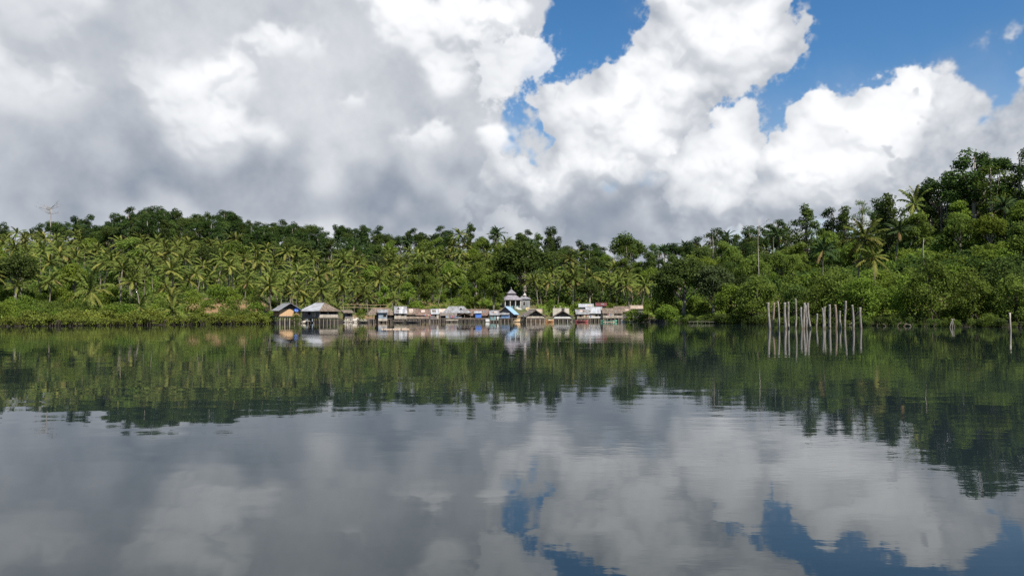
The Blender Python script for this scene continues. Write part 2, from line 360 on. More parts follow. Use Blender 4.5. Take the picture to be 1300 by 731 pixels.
def build_ground():
    az = np.concatenate([np.linspace(-math.pi, -R(52), 40, endpoint=False), np.linspace(-R(52), R(52), 330, endpoint=False), np.linspace(R(52), math.pi, 40, endpoint=False)])
    rr = np.concatenate([[1.0, 30, 60, 80], np.linspace(92, 400, 170), [430, 480, 560, 700, 1000, 1600, 2600, 5000]])
    A, RR = np.meshgrid(az, rr)
    x = np.sin(A)*RR; y = np.cos(A)*RR; z = hgt(x, y)
    n = len(az); m = len(rr)
    vs = np.stack([x, y, z], -1).reshape(-1, 3)
    fs = [(i*n+k, i*n+(k+1) % n, (i+1)*n+(k+1) % n, (i+1)*n+k) for i in range(m-1) for k in range(n)]
    me = bpy.data.meshes.new('ground'); me.from_pydata(vs.tolist(), [], fs)
    me.polygons.foreach_set('use_smooth', [True]*len(fs)); me.flip_normals()
    gm = surf('earth_and_grass', (.05, .065, .02), (.15, .095, .05), .09, lo=.44, hi=.66, detail=8, rough=.95, bump=.5)
    N, L = gm.node_tree.nodes, gm.node_tree.links; pb = next(n for n in N if n.type == 'BSDF_PRINCIPLED'); old = pb.inputs['Base Color'].links[0].from_socket
    tc = next(n for n in N if n.type == 'TEX_COORD'); sp = N.new('ShaderNodeSeparateXYZ'); L.new(tc.outputs['Object'], sp.inputs[0])
    mr = N.new('ShaderNodeMapRange'); mr.inputs[1].default_value = .35; mr.inputs[2].default_value = .9; L.new(sp.outputs[2], mr.inputs[0])     # wet mud up to the high-water line
    mx = N.new('ShaderNodeMix'); mx.data_type = 'RGBA'; mx.inputs[6].default_value = (.020, .016, .012, 1); L.new(mr.outputs[0], mx.inputs[0]); L.new(old, mx.inputs[7]); L.new(mx.outputs[2], pb.inputs['Base Color'])
    # bare earth banks: where the photo's slope has been cleared
    pxv = 650+F*np.tan(np.clip(A, -R(50), R(50))); dv = RR*np.cos(np.clip(A, -R(50), R(50))); sv_ = np.interp(pxv, *T_SH); q = dv-sv_
    def win(p0, p1, a, b, so=10, sq=3): return np.clip((pxv-p0)/so, 0, 1)*np.clip((p1-pxv)/so, 0, 1)*np.clip((q-a)/sq, 0, 1)*np.clip((b-q)/sq, 0, 1)
    bare = np.maximum.reduce([win(232, 346, 7, 24), win(428, 498, 2, 14), win(585, 640, 3, 24), win(668, 700, -1, 8)*.7])
    at_ = me.attributes.new('bare', 'FLOAT', 'POINT'); at_.data.foreach_set('value', bare.ravel().astype(np.float32))
    an = N.new('ShaderNodeAttribute'); an.attribute_name = 'bare'
    nz2 = next(n for n in N if n.type == 'TEX_NOISE'); nn = N.new('ShaderNodeTexNoise'); nn.inputs['Scale'].default_value = .5; nn.inputs['Detail'].default_value = 6; L.new(tc.outputs['Object'], nn.inputs['Vector'])
    fac = mathn(N, L, 'MULTIPLY', an.outputs['Fac'], mathn(N, L, 'MULTIPLY_ADD', nn.outputs[0], 1.6, .0)); fac.node.use_clamp = True
    bx = N.new('ShaderNodeMix'); bx.data_type = 'RGBA'; bx.inputs[7].default_value = (.17, .105, .055, 1); L.new(fac, bx.inputs[0]); L.new(mx.outputs[2], bx.inputs[6]); L.new(bx.outputs[2], pb.inputs['Base Color'])
    me.materials.append(gm)
    o = bpy.data.objects.new('ground', me); link(o); tag(o, kind='structure')
build_ground()

def build_water():
    m, nt, N, L = newmat('lake_water')
    tc = N.new('ShaderNodeTexCoord')
    def noise(sc, stretch, detail, rough=.5):
        mp = N.new('ShaderNodeMapping'); mp.inputs['Scale'].default_value = stretch; L.new(tc.outputs['Object'], mp.inputs[0])
        n = N.new('ShaderNodeTexNoise'); n.inputs['Scale'].default_value = sc; n.inputs['Detail'].default_value = detail; n.inputs['Roughness'].default_value = rough
        L.new(mp.outputs[0], n.inputs['Vector']); return n.outputs[0]
    swell = noise(.55, (.55, 1.0, 1), 2.0)
    rip = noise(2.6, (.6, 1.0, 1), 3.0, .55)
    patch = noise(.035, (.5, 1.6, 1), 3.0)
    pm = N.new('ShaderNodeMapRange'); pm.inputs[1].default_value = .42; pm.inputs[2].default_value = .66; pm.inputs[3].default_value = .15; pm.inputs[4].default_value = 2.6
    L.new(patch, pm.inputs[0])
    fine = noise(7.5, (.45, 1.0, 1), 2.0); gust = noise(.11, (.35, 1.3, 1), 2.0)
    gm_ = N.new('ShaderNodeMapRange'); gm_.inputs[1].default_value = .50; gm_.inputs[2].default_value = .68; L.new(gust, gm_.inputs[0])
    fin = mathn(N, L, 'MULTIPLY', mathn(N, L, 'MULTIPLY', fine, gm_.outputs[0]), .0016)
    h = mathn(N, L, 'ADD', fin, mathn(N, L, 'ADD', mathn(N, L, 'MULTIPLY', swell, SWELL), mathn(N, L, 'MULTIPLY', mathn(N, L, 'MULTIPLY', rip, pm.outputs[0]), RIPPLE)))
    b = N.new('ShaderNodeBump'); b.inputs['Strength'].default_value = 1.0; b.inputs['Distance'].default_value = 1.0
    L.new(h, b.inputs['Height'])
    p = N.new('ShaderNodeBsdfPrincipled'); p.inputs['Base Color'].default_value = (.010, .016, .019, 1); p.inputs['Roughness'].default_value = .015
    p.inputs['IOR'].default_value = 1.38; L.new(b.outputs[0], p.inputs['Normal'])
    o = N.new('ShaderNodeOutputMaterial'); L.new(p.outputs[0], o.inputs[0])
    me = bpy.data.meshes.new('water'); n = 96
    vs = [(0, 0, 0)]+[(4800*math.sin(2*math.pi*k/n), 4800*math.cos(2*math.pi*k/n), 0) for k in range(n)]
    me.from_pydata(vs, [], [(0, (k+1) % n+1, k+1) for k in range(n)]); me.materials.append(m)
    tag(link(bpy.data.objects.new('water', me)), kind='structure')
SWELL, RIPPLE = .008, .0016
build_water()

# ------------------------------------------------------------------ foliage meshes
def leaf_quads(c, nrm, ln, wd):
    """diamond leaves: centres (n,3), normals (n,3), lengths, widths"""
    n = len(c); a = nrg.standard_normal((n, 3)); a -= (a*nrm).sum(1, keepdims=True)*nrm
    a /= np.linalg.norm(a, axis=1, keepdims=True)+1e-9; b = np.cross(nrm, a)
    ln = ln[:, None]; wd = wd[:, None]
    v = np.stack([c-a*ln*.5, c+b*wd*.5-a*ln*.05, c+a*ln*.5-nrm*ln*.12, c-b*wd*.5-a*ln*.05], 1)
    return v.reshape(-1, 3)
def quad_mesh(name, v, mats, mi=None):
    nf = len(v)//4; me = bpy.data.meshes.new(name)
    me.vertices.add(len(v)); me.vertices.foreach_set('co', np.ascontiguousarray(v, dtype=np.float32).ravel())
    me.loops.add(nf*4); me.loops.foreach_set('vertex_index', np.arange(nf*4, dtype=np.int32))
    me.polygons.add(nf); me.polygons.foreach_set('loop_start', np.arange(0, nf*4, 4, dtype=np.int32))
    for m in mats: me.materials.append(m)
    if mi is not None: me.polygons.foreach_set('material_index', mi.astype(np.int32))
    me.update(calc_edges=True); return me
def clump_leaves(clumps, n, size, up=.35, inner=.55):
    V = []
    for (c, r) in clumps:
        c = np.array(c); r = np.array(r if hasattr(r, '__len__') else (r, r, r*.8)); k = max(8, int(n*(r.mean())**2))
        d = nrg.standard_normal((k, 3)); d /= np.linalg.norm(d, axis=1, keepdims=True)
        q = nrg.uniform(inner, 1.08, (k, 1))
        p = c+d*q*r
        nn = d*.75+np.array((0, 0, up))+nrg.standard_normal((k, 3))*.42; nn /= np.linalg.norm(nn, axis=1, keepdims=True)
        s = size*nrg.uniform(.7, 1.35, k)
        V.append(leaf_quads(p, nn, s, s*nrg.uniform(.5, .75, k)))
    return np.concatenate(V)
def limbs(mb, base, tips, r0):
    for tp in tips:
        b = Vector(base)+Vector((0, 0, rnd.uniform(-.8, .8))); t = Vector(tp)
        mid = b.lerp(t, .5)+Vector((rnd.uniform(-.3, .3), rnd.uniform(-.3, .3), -.25))
        mb.tube([b, mid, t], [r0, r0*.65, r0*.25], 5)

def palm_proto(h, seed, lean, dark=False, big=1.):
    """returns (trunk mesh, crown mesh, height)"""
    rg = random.Random(seed); tk = MB(); pts = []; rad = []
    bx, by = lean
    for i in range(8):
        t = i/7; pts.append((bx*t*t, by*t*t, h*t)); rad.append(.20*(1-.45*t)+(.10 if i == 0 else 0))
    tk.tube(pts, rad, 7)
    top = Vector(pts[-1]); V = []; MI = []
    nf = rg.randint(15, 22); gap = rg.uniform(0, 6.283)
    for k in range(nf):
        az = k*2.39996+rg.uniform(-.4, .4); q = k/(nf-1)
        el = R(82-112*q**.9+rg.uniform(-9, 9)); ln = rg.uniform(3.4, 4.4)*(1 if q > .15 else .78)*big; droop = rg.uniform(.85, 1.25)*(1-.35*q)
        dry = 1 if (q > .95 and rg.random() < .35) else 2 if (q > .62 and rg.random() < .5) or (q < .12 and rg.random() < .6) else 0
        if math.cos(az-gap) > .8 and rg.random() < .35: continue
        p = Vector(top); n = 13; ps = [p.copy()]; e = el
        for i in range(n):
            e -= droop*(i+2)/n*.105
            p = p+Vector((math.cos(e)*math.cos(az), math.cos(e)*math.sin(az), math.sin(e)))*(ln/n); ps.append(p.copy())
        side = Vector((-math.sin(az), math.cos(az), 0))
        for i in range(n):
            a, b = ps[i], ps[i+1]; d = (b-a).normalized(); upv = side.cross(d).normalized()
            if upv.z < 0: upv = -upv
            w = .06*(1-i/n)+.02
            V += [a-side*w, a+side*w, b+side*w*.9, b-side*w*.9]; MI.append(dry)
            if i < 1: continue
            L_ = ln*.19*(math.sin(math.pi*min(1, (i+1.2)/(n+1.8)))**.6)
            for sg in (-1, 1):
                for u in (.0, .5):
                    c = a.lerp(b, u)
                    tip = c+side*sg*L_*rg.uniform(.5, .72)+d*L_*.6-Vector((0, 0, L_*rg.uniform(.35, .75)))+upv*L_*.1
                    V += [c-d*.10, c+d*.10, tip+d*.06, tip-d*.06]; MI.append(dry)
    v = np.array([tuple(q) for q in V], np.float32)
    me = quad_mesh('crown', v, [M['palm_dark' if dark else 'palm'], M['dry_frond'], M['palm_dark' if dark else 'palm_old']], np.array(MI))
    return tk.mesh('trunk', M['palm_bark'], True), me, h+2.6
def dome_proto(seed, leafm, rx=4.2, rz=3.1, trunk=4.2, n=30, size=.40, dens=95, rad=(1.0, 1.7)):
    rg = random.Random(seed); cl = []
    for k in range(n):
        z = rg.uniform(-.55, 1); a = rg.uniform(0, 6.283); q = math.sqrt(max(0, 1-z*z))*rg.uniform(.65, 1.0)
        f = rg.uniform(.8, 1.1)
        cl.append(((rx*.82*q*math.cos(a)*f, rx*.82*q*math.sin(a)*f, trunk+rz*.9+rz*.8*z*f), rg.uniform(*rad)))
    cl.append(((0, 0, trunk+rz), (rx*.6, rx*.6, rz*.6)))
    tk = MB(); tk.tube([(0, 0, -.4), (.1, .05, trunk*.5), (.05, .1, trunk+rz*.7)], [.36, .27, .14], 7)
    limbs(tk, (.05, .08, trunk*.8), [c for c, r in cl[:9]], .13)
    return tk.mesh('trunk', M['bark'], True), quad_mesh('crown', clump_leaves(cl, dens, size), [leafm]), trunk+rz*1.9
def tall_proto(seed, leafm, h=15, lobes=6, size=.42, dens=90, spread=2.8, cone=0., low=.34):
    rg = random.Random(seed); cl = []; cen = []
    per = max(5, int(38/lobes))
    for k in range(lobes):
        t = (k+.5)/lobes; z = h*(low+(.93-low)*t); a = k*2.4+rg.uniform(-.5, .5)
        sp = spread*(1-cone*t)*rg.uniform(.55, 1.05)*(.35 if k == lobes-1 else 1)
        c = (sp*math.cos(a)*.75, sp*math.sin(a)*.75, z); cen.append(c)
        for j in range(per):
            s2 = spread*(1-cone*t)*.55
            cl.append(((c[0]+rg.uniform(-s2, s2), c[1]+rg.uniform(-s2, s2), z+rg.uniform(-.7, .9)), rg.uniform(.8, 1.45)*(1-.35*cone*t)))
    tk = MB(); tk.tube([(0, 0, -.4), (.15, 0, h*.35), (-.1, .15, h*.7), (0, 0, h*.92)], [.34, .26, .16, .05], 7)
    limbs(tk, (0, .05, h*low), cen, .11)
    return tk.mesh('trunk', M['bark'], True), quad_mesh('crown', clump_leaves(cl, dens, size), [leafm]), h+.6
def bush_proto(seed, leafm, rx=2.4, h=2.8, n=26, size=.25, dens=150):
    rg = random.Random(seed); cl = []
    for k in range(n):
        a = rg.uniform(0, 6.283); z = rg.uniform(.0, 1); q = math.sqrt(max(0, 1-z*z))
        cl.append(((rx*.8*q*math.cos(a)*rg.uniform(.6, 1), rx*.8*q*math.sin(a)*rg.uniform(.6, 1), .3+h*.78*z), rg.uniform(.45, .9)*rx/2.4))
    cl.append(((0, 0, h*.4), (rx*.6, rx*.6, h*.4)))
    return quad_mesh('leafy_bush', clump_leaves(cl, dens, size), [leafm]), h
def mangrove_proto(seed):
    rg = random.Random(seed); cl = []
    for k in range(22):
        a = rg.uniform(0, 6.283); z = rg.uniform(.0, 1)
        q = rg.uniform(.3, 1.)
        cl.append(((2.0*q*math.cos(a), 1.6*q*math.sin(a), .5+1.55*z), rg.uniform(.5, .8)))
    rt = MB()
    for k in range(16):
        a = rg.uniform(0, 6.283); q = rg.uniform(.7, 2.0)
        rt.tube([(q*math.cos(a), q*.8*math.sin(a), -.9), (q*.8*math.cos(a), q*.7*math.sin(a), .35), (q*.4*math.cos(a), q*.4*math.sin(a), 1.3)], [.045, .05, .04], 4)
    return rt.mesh('roots', M['root']), quad_mesh('foliage', clump_leaves(cl, 85, .34), [M['mangrove']]), 2.4
def dead_proto(h, nb, seed, spread, thick=1., twigs=True):
    rg = random.Random(seed); tk = MB()
    tk.tube([(0, 0, -.4), (.12, 0, h*.4), (.05, .1, h*.75), (.2, 0, h)], [q*thick for q in (.28, .22, .14, .05)], 6)
    for k in range(nb):
        z = h*rg.uniform(.72, .98); a = rg.uniform(0, 6.283); l = spread*rg.uniform(.5, 1)
        tip = Vector((l*math.cos(a), l*math.sin(a), z+l*rg.uniform(.15, .6))); b = Vector((.08, .05, z)); md = b.lerp(tip, .5)+Vector((0, 0, -.2))
        tk.tube([b, md, tip], [q*thick for q in (.10, .06, .025)], 5)
        if twigs:
            for j in range(6):
                p = md.lerp(tip, rg.uniform(0, 1)); q = p+Vector((rg.uniform(-1, 1), rg.uniform(-1, 1), rg.uniform(.1, .9)))*spread*.22
                tk.tube([p, q], [.035, .015], 4)
    return tk

P = {}
P['palm'] = [palm_proto(h, s, l) for h, s, l in ((8, 1, (.8, .2)), (9.5, 2, (-1.6, .3)), (7, 3, (.3, -.6)), (10.5, 4, (1.9, 0)), (8.5, 5, (-.4, .5)), (6, 6, (-1.5, -.4)), (9, 7, (.2, .1)), (5, 8, (.9, .5)), (7.5, 9, (-.2, -1.3)), (4.2, 10, (-.5, .2)), (6.5, 15, (1.2, -.3)), (8.8, 16, (-.9, -.9)))]
P['palm_dark'] = [palm_proto(h, s, l, True) for h, s, l in ((9, 11, (.6, .2)), (10.5, 12, (-.8, .3)), (11, 13, (.3, -.4)))]
P['palm_low'] = [palm_proto(h, s, l) for h, s, l in ((1.6, 21, (.3, .1)), (2.6, 22, (-.5, .2)))]
P['mid'] = [dome_proto(31, M['mid']), dome_proto(32, M['mid'], 3.6, 3.4, 4.6), dome_proto(33, M['bright'], 3.6, 3.2, 3.6), dome_proto(34, M['bright'], 3.0, 3.4, 3.0, 26), tall_proto(35, M['mid'], 12, 6, spread=2.6), tall_proto(36, M['bright'], 10, 5, spread=2.2, cone=.4, low=.25)]
P['dark'] = [dome_proto(41, M['dark'], 4.6, 3.6, 3.6, 36), dome_proto(42, M['dark'], 4.0, 3.3, 4.0, 30), dome_proto(43, M['olive'], 4.8, 4.0, 3.2, 38)]
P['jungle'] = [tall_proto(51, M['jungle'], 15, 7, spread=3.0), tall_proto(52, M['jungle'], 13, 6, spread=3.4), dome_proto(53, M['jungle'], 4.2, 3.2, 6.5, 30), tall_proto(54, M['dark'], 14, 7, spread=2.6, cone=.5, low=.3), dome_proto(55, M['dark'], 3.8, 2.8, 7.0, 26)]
P['cone'] = [tall_proto(61, M['dark'], 14, 15, spread=4.6, cone=.8, low=.12, size=.38), tall_proto(62, M['dark'], 14, 13, spread=3.2, cone=.72, low=.15, size=.38)]
P['loose'] = [tall_proto(71, M['olive'], 13, 6, spread=3.2, dens=36, size=.34), tall_proto(72, M['mid'], 14, 6, spread=3.0, dens=45, size=.34)]
P['bush'] = [bush_proto(81, M['bright']), bush_proto(82, M['bright'], 2.8, 3.2, 18), bush_proto(83, M['mid'], 2.3, 2.4), bush_proto(84, M['bright'], 2.1, 3.4, 14), bush_proto(85, M['mid'], 2.6, 3.0, 16)]
def bank_proto(seed, leafm, rx=3.0, h=6.5, n=34):
    rg = random.Random(seed); cl = []
    for k in range(n):
        a = rg.uniform(0, 6.283); z = rg.uniform(.06, 1); q = math.sqrt(max(0, 1-(max(0, z-.35)/.65)**2))*rg.uniform(.7, 1)
        cl.append(((rx*.85*q*math.cos(a), rx*.85*q*math.sin(a), .4+h*.86*z), rg.uniform(.7, 1.15)))
    cl.append(((0, 0, h*.5), (rx*.6, rx*.6, h*.4)))
    tk = MB()
    for k in range(7): a = k*.9; tk.tube([(1.5*math.cos(a), 1.5*math.sin(a), -1.), (.9*math.cos(a), .9*math.sin(a), .5), (.1, .1, 1.7)], [.06, .07, .09], 5)
    tk.tube([(.1, .1, 1.5), (0, 0, h*.75)], [.2, .07], 6)
    return tk.mesh('trunk', M['root'], True), quad_mesh('crown', clump_leaves(cl, 150, .27), [leafm]), h+.2
P['bank'] = [bank_proto(101, M['mid']), bank_proto(102, M['dark'], 3.2, 6.0), bank_proto(103, M['mid'], 2.6, 7.2), bank_proto(104, M['bright'], 2.7, 5.6)]
P['big_palm'] = [palm_proto(h, s, l, False, 1.1) for h, s, l in ((9.5, 25, (-1.3, .4)), (8.5, 26, (1.2, -.2)))]
P['bush'] += [bush_proto(86, M['dark'], 2.4, 2.2, 20), bush_proto(87, M['dark'], 1.9, 3.0, 18)]
P['mangrove'] = [mangrove_proto(s) for s in (91, 92, 93)]

NAME = dict(palm='coconut_palm', palm_dark='coconut_palm', palm_low='coconut_palm', mid='broadleaf_tree', dark='spreading_tree', jungle='rainforest_tree', cone='rainforest_tree', loose='broadleaf_tree',
            big_palm='coconut_palm', bank='mangrove_tree', bush='leafy_bush', mangrove='mangrove_bush')
CAT = dict(coconut_palm='palm', broadleaf_tree='tree', spreading_tree='tree', rainforest_tree='tree', mangrove_tree='tree', leafy_bush='bush', mangrove_bush='bush')
RADIUS = dict(big_palm=4.6, bank=3.0, palm=3.6, palm_dark=3.6, palm_low=3.4, mid=3.8, dark=4.6, jungle=3.8, cone=3.2, loose=3.2, bush=2.5, mangrove=2.2)
BODY = dict(big_palm=.5, bank=1., palm=.42, palm_dark=.42, palm_low=.9, mid=.62, dark=.68, jungle=.55, cone=.75, loose=.6, bush=1., mangrove=1.)   # share of the height the crown takes
PLANTS = []          # (kind, variant, x, y, scale, label, group, always)
def plant(kind, x, y, sc, var=None, label=None, group=None, always=False, stretch=1.):
    PLANTS.append(dict(kind=kind, var=rnd.randrange(len(P[kind])) if var is None else var, x=x, y=y, s=sc, label=label, group=group, always=always, st=stretch))
def feature(kind, px, D, ytop, label, var=None, wide=1.0, ybase=None):
    """one tree the photo singles out: its foot on the ground, its height as in the photo"""
    x = X(px, D); gz = max(.0, ground_z(x, D)); v = rnd.randrange(len(P[kind])) if var is None else var
    s = (Z(ytop, D)-gz)/P[kind][v][-1]
    plant(kind, x, D, s*wide, v, label, None, True, 1/wide)
PLACES = [(-400, 40, 'near the bare ridge-top tree'), (40, 150, 'past the bare ridge-top tree'), (150, 250, 'above the long mangrove bank'), (250, 345, 'above the brown earth bank'),
          (345, 400, 'behind the orange-walled hut'), (400, 470, 'behind the big corner hut'), (470, 545, 'behind the long thatched row'), (545, 625, 'behind the grey hip-roofed house'),
          (625, 690, 'behind the prayer house'), (690, 760, 'behind the unfinished concrete house'), (760, 835, 'behind the pale-walled waterside house'),
          (835, 965, 'between village and bare white trunk'), (965, 1100, 'behind the row of bare posts'), (1100, 1200, 'between posts and stick frame'), (1200, 1700, 'above the lone pole')]
LOOK = dict(palm='sunlit coconut palm', palm_dark='dark green coconut palm', palm_low='short stemless coconut palm', mid='leafy green tree', dark='dark spreading tree', jungle='tall dark forest tree', cone='dark pointed forest tree',
            loose='thin see-through tree', big_palm='large palm', bank='dense leafy mangrove tree', bush='bright green bush', mangrove='low yellowish mangrove bush with dark roots')
def where(px, t):
    pl = next((n for a, b, n in PLACES if a <= px < b), PLACES[-1][2])
    tier = 'low on the slope' if t < .33 else 'halfway up the slope' if t < .75 else 'on the ridge'
    return tier, pl

# ------------------------------------------------------------------ where everything grows
feature('dark', 665, 232, 306, 'big round dark tree on the slope above the two-tiered prayer house', 0, 1.25)
feature('dark', 793, 292, 297, 'broad domed dark tree standing above the ridge behind the thatched waterside house', 1, 1.05)
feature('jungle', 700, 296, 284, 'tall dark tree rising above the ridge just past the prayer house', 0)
feature('cone', 1024, 215, 255, 'tall pointed dark tree on the ridge behind the bare posts', 0, 1.15)
feature('cone', 1074, 212, 257, 'narrow pointed dark tree on the ridge behind the tall leaning palms', 1)
feature('cone', 1131, 186, 239, 'slim dark pointed tree at the foot of the high ridge', 1, .9)
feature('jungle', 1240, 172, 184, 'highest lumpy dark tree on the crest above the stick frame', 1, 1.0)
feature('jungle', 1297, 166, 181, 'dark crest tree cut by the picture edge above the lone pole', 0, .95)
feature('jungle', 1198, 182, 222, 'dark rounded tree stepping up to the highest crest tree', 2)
feature('loose', 1262, 166, 200, 'thin grey-green tree with a bare stem beside the highest crest tree', 1)
feature('loose', 836, 290, 312, 'thin see-through tree beside the broad domed ridge tree', 0)
feature('big_palm', 1088, 148, 280, 'large yellow-green palm leaning on a pale stem behind the bare posts', 0, .88)
feature('big_palm', 1112, 145, 308, 'wide yellowish palm beside the large leaning palm behind the posts', 1, .85)
feature('palm_dark', 1046, 164, 300, 'darker drooping palm behind the middle of the post row', 0, .85)
feature('palm', 1156, 178, 236, 'single palm crown standing on the ridge below the highest crest tree', 4, .7)
feature('palm_dark', 1136, 166, 278, 'grey-green drooping palm on the slope under the slim pointed tree', 1)
feature('palm', 540, 312, 281, 'lone round-headed palm standing highest above the village ridge', 6)
feature('palm', 574, 305, 281, 'tall palm on the ridge above the grey hip-roofed house', 3)
feature('palm', 583, 300, 288, 'second tall palm on the ridge close to its taller twin', 1)
feature('jungle', 597, 300, 279, 'slim dark columnar tree on the ridge beside the two tall palms', 3, .8)
feature('palm_dark', 527, 318, 292, 'dark palm on the ridge beside the lone round-headed palm', 0)
feature('palm_dark', 504, 318, 291, 'dark upright palm on the ridge above the thatched row', 1)
feature('palm_dark', 92, 300, 279, 'dark palm on the ridge just past the bare dead tree', 0)
feature('palm_dark', 124, 305, 276, 'dark palm on the ridge where the tall forest begins', 2)
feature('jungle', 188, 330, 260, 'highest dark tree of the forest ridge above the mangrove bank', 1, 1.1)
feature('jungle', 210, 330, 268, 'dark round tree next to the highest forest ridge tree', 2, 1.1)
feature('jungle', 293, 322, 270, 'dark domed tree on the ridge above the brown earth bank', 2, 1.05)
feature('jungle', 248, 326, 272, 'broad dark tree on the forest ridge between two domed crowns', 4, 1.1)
feature('dark', 20, 152, 322, 'dark leafy tree above the mangrove bank under the bare dead tree', 1, .95)
feature('dark', 262, 196, 312, 'dark broadleaf tree rising among the sunlit palms above the earth bank', 1, .95)
feature('dark', 868, 172, 326, 'massive dark shore tree leaning over the water beyond the last house', 0, 1.25)
feature('dark', 905, 166, 338, 'dark shore tree with deep shade over the water by the pole jetty', 2, 1.15)
feature('mid', 847, 163, 373, 'bright yellow-green tree on the shore beside the last house', 2, 1.25)
feature('bush', 808, 180, 391, 'rounded green bush on the shore at the end of the village', 1, 1.2)
feature('bush', 820, 178, 398, 'dark green bush at the water beyond the last thatched house', 2, 1.0)
feature('bush', 376, 147, 396, 'small green bush on the water in front of the orange-walled hut', 3, .9)
feature('bush', 458, 168, 390, 'slender green bush on the pale shore between two stilt houses', 3, .7)
feature('palm_low', 222, 141, 372, 'short stemless palm spreading its fronds on the mangrove bank', 0, .7)
feature('palm_low', 180, 142, 374, 'bent low palm with drooping fronds on the mangrove bank', 1, .75)
feature('palm_low', 118, 148, 340, 'stout low palm among bushes above the mangrove bank', 1, .7)
for i, (px, D, yt, lb) in enumerate(((248, 166, 338, 'pale-stemmed palm standing alone on the brown earth bank'), (281, 168, 346, 'second pale-stemmed palm on the brown earth bank with yellow fronds'),
        (311, 172, 350, 'palm on the brown earth bank close to the orange-walled hut'), (436, 190, 352, 'palm with clear pale stem behind the bamboo fence'), (510, 212, 345, 'thin tall palm above the long thatched row'))):
    feature('palm', px, D, yt, lb, i)
# row of palms right behind the village, stems showing
for i, (px, D, yt) in enumerate(((672, 222, 346), (683, 218, 344), (692, 226, 346), (708, 220, 342), (727, 219, 341), (729.5, 222, 346), (746, 224, 340), (762, 226, 345), (775, 220, 343), (783, 216, 346), (799, 214, 352), (768, 230, 350), (815, 206, 350), (826, 212, 345), (738, 232, 352), (716, 230, 350))):
    feature('palm', px, D, yt, 'tall palm in the clear-stemmed row close behind the village roofs', i % 5)
    PLANTS[-1]['group'] = 'palms in the row behind the village roofs'

def species(px, t, u):
    """which plant grows at photo column px, t = 0 shore .. 1 ridge, u a random number"""
    def pick(*kv):
        s = 0
        for k, p in kv:
            s += p
            if u < s: return k
        return None
    if px < 480:
        if t < .09 and px < 340: return pick(('bush', .35))
        if 238 < px < 342 and t < .15: return pick(('palm', .035),)
        if px < 150 and t < .36: return pick(('bush', .55), ('mid', .2), ('palm', .22))
        if px < 60 and t < .5: return pick(('bush', .2), ('mid', .45), ('palm', .3))
        lim = np.interp(px, (80, 150, 250, 330, 480, 520), (.85, .66, .60, .48, .48, .7))
        if t < .3 and u > .90: return 'palm_low'
        if t < lim: return pick(('palm', .80), ('bush', .09), ('mid', .11))
        if px < 80: return pick(('palm', .62), ('jungle', .2), ('mid', .18))
        if px < 400: return pick(('jungle', .90), ('palm_dark', .06), ('dark', .04))  # cloud shadow over this ridge is painted through the dark leaf colours
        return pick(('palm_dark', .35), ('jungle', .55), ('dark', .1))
    if px < 650:
        if t < .04: return None
        if t < .30: return pick(('mid', .5), ('bush', .38), ('palm', .12)) if px > 500 else pick(('mid', .25), ('bush', .25), ('palm', .5))
        if t < .8: return pick(('palm', .55), ('mid', .33), ('bush', .12))
        return pick(('palm', .35), ('mid', .3), ('palm_dark', .15), ('jungle', .2))
    if px < 838:
        if t < .10: return None
        if t < .2: return pick(('bush', .5),)
        if t < .45: return pick(('palm', .45), ('dark', .2), ('bush', .2), ('mid', .15))
        if t < .8: return pick(('mid', .3), ('jungle', .15), ('palm', .33), ('dark', .12), ('loose', .1))
        return pick(('jungle', .5), ('dark', .2), ('mid', .2), ('palm_dark', .1))
    if px < 975:
        if t < .05: return pick(('bank', .8),)
        if t < .36: return pick(('dark', .45), ('bush', .3), ('mid', .25))
        if t < .8: return pick(('mid', .5), ('dark', .2), ('jungle', .1), ('palm', .1), ('loose', .1))
        return pick(('jungle', .55), ('mid', .3), ('palm_dark', .15))
    if t < .10: return pick(('bank', 1.),)
    if t < .5: return pick(('bush', .80), ('mid', .1), ('bank', .1))
    if t < .72: return pick(('mid', .35), ('bush', .25), ('dark', .2), ('palm_dark', .1), ('loose', .1))
    return pick(('jungle', .42), ('dark', .2), ('mid', .2), ('loose', .12), ('palm_dark', .06))
GAP = dict(palm_low=4.2, palm=3.65, palm_dark=4.6, mid=5.0, dark=6.0, jungle=4.6, loose=5.5, bush=2.7, mangrove=1.9, cone=6, bank=4.6)
SCALE = dict(palm=(.60, 1.0), palm_low=(.8, 1.1), palm_dark=(.75, 1.05), mid=(.62, 1.05), dark=(.7, 1.05), jungle=(.68, .98), loose=(.7, 1.0), bank=(.95, 1.5), bush=(.6, 1.25))
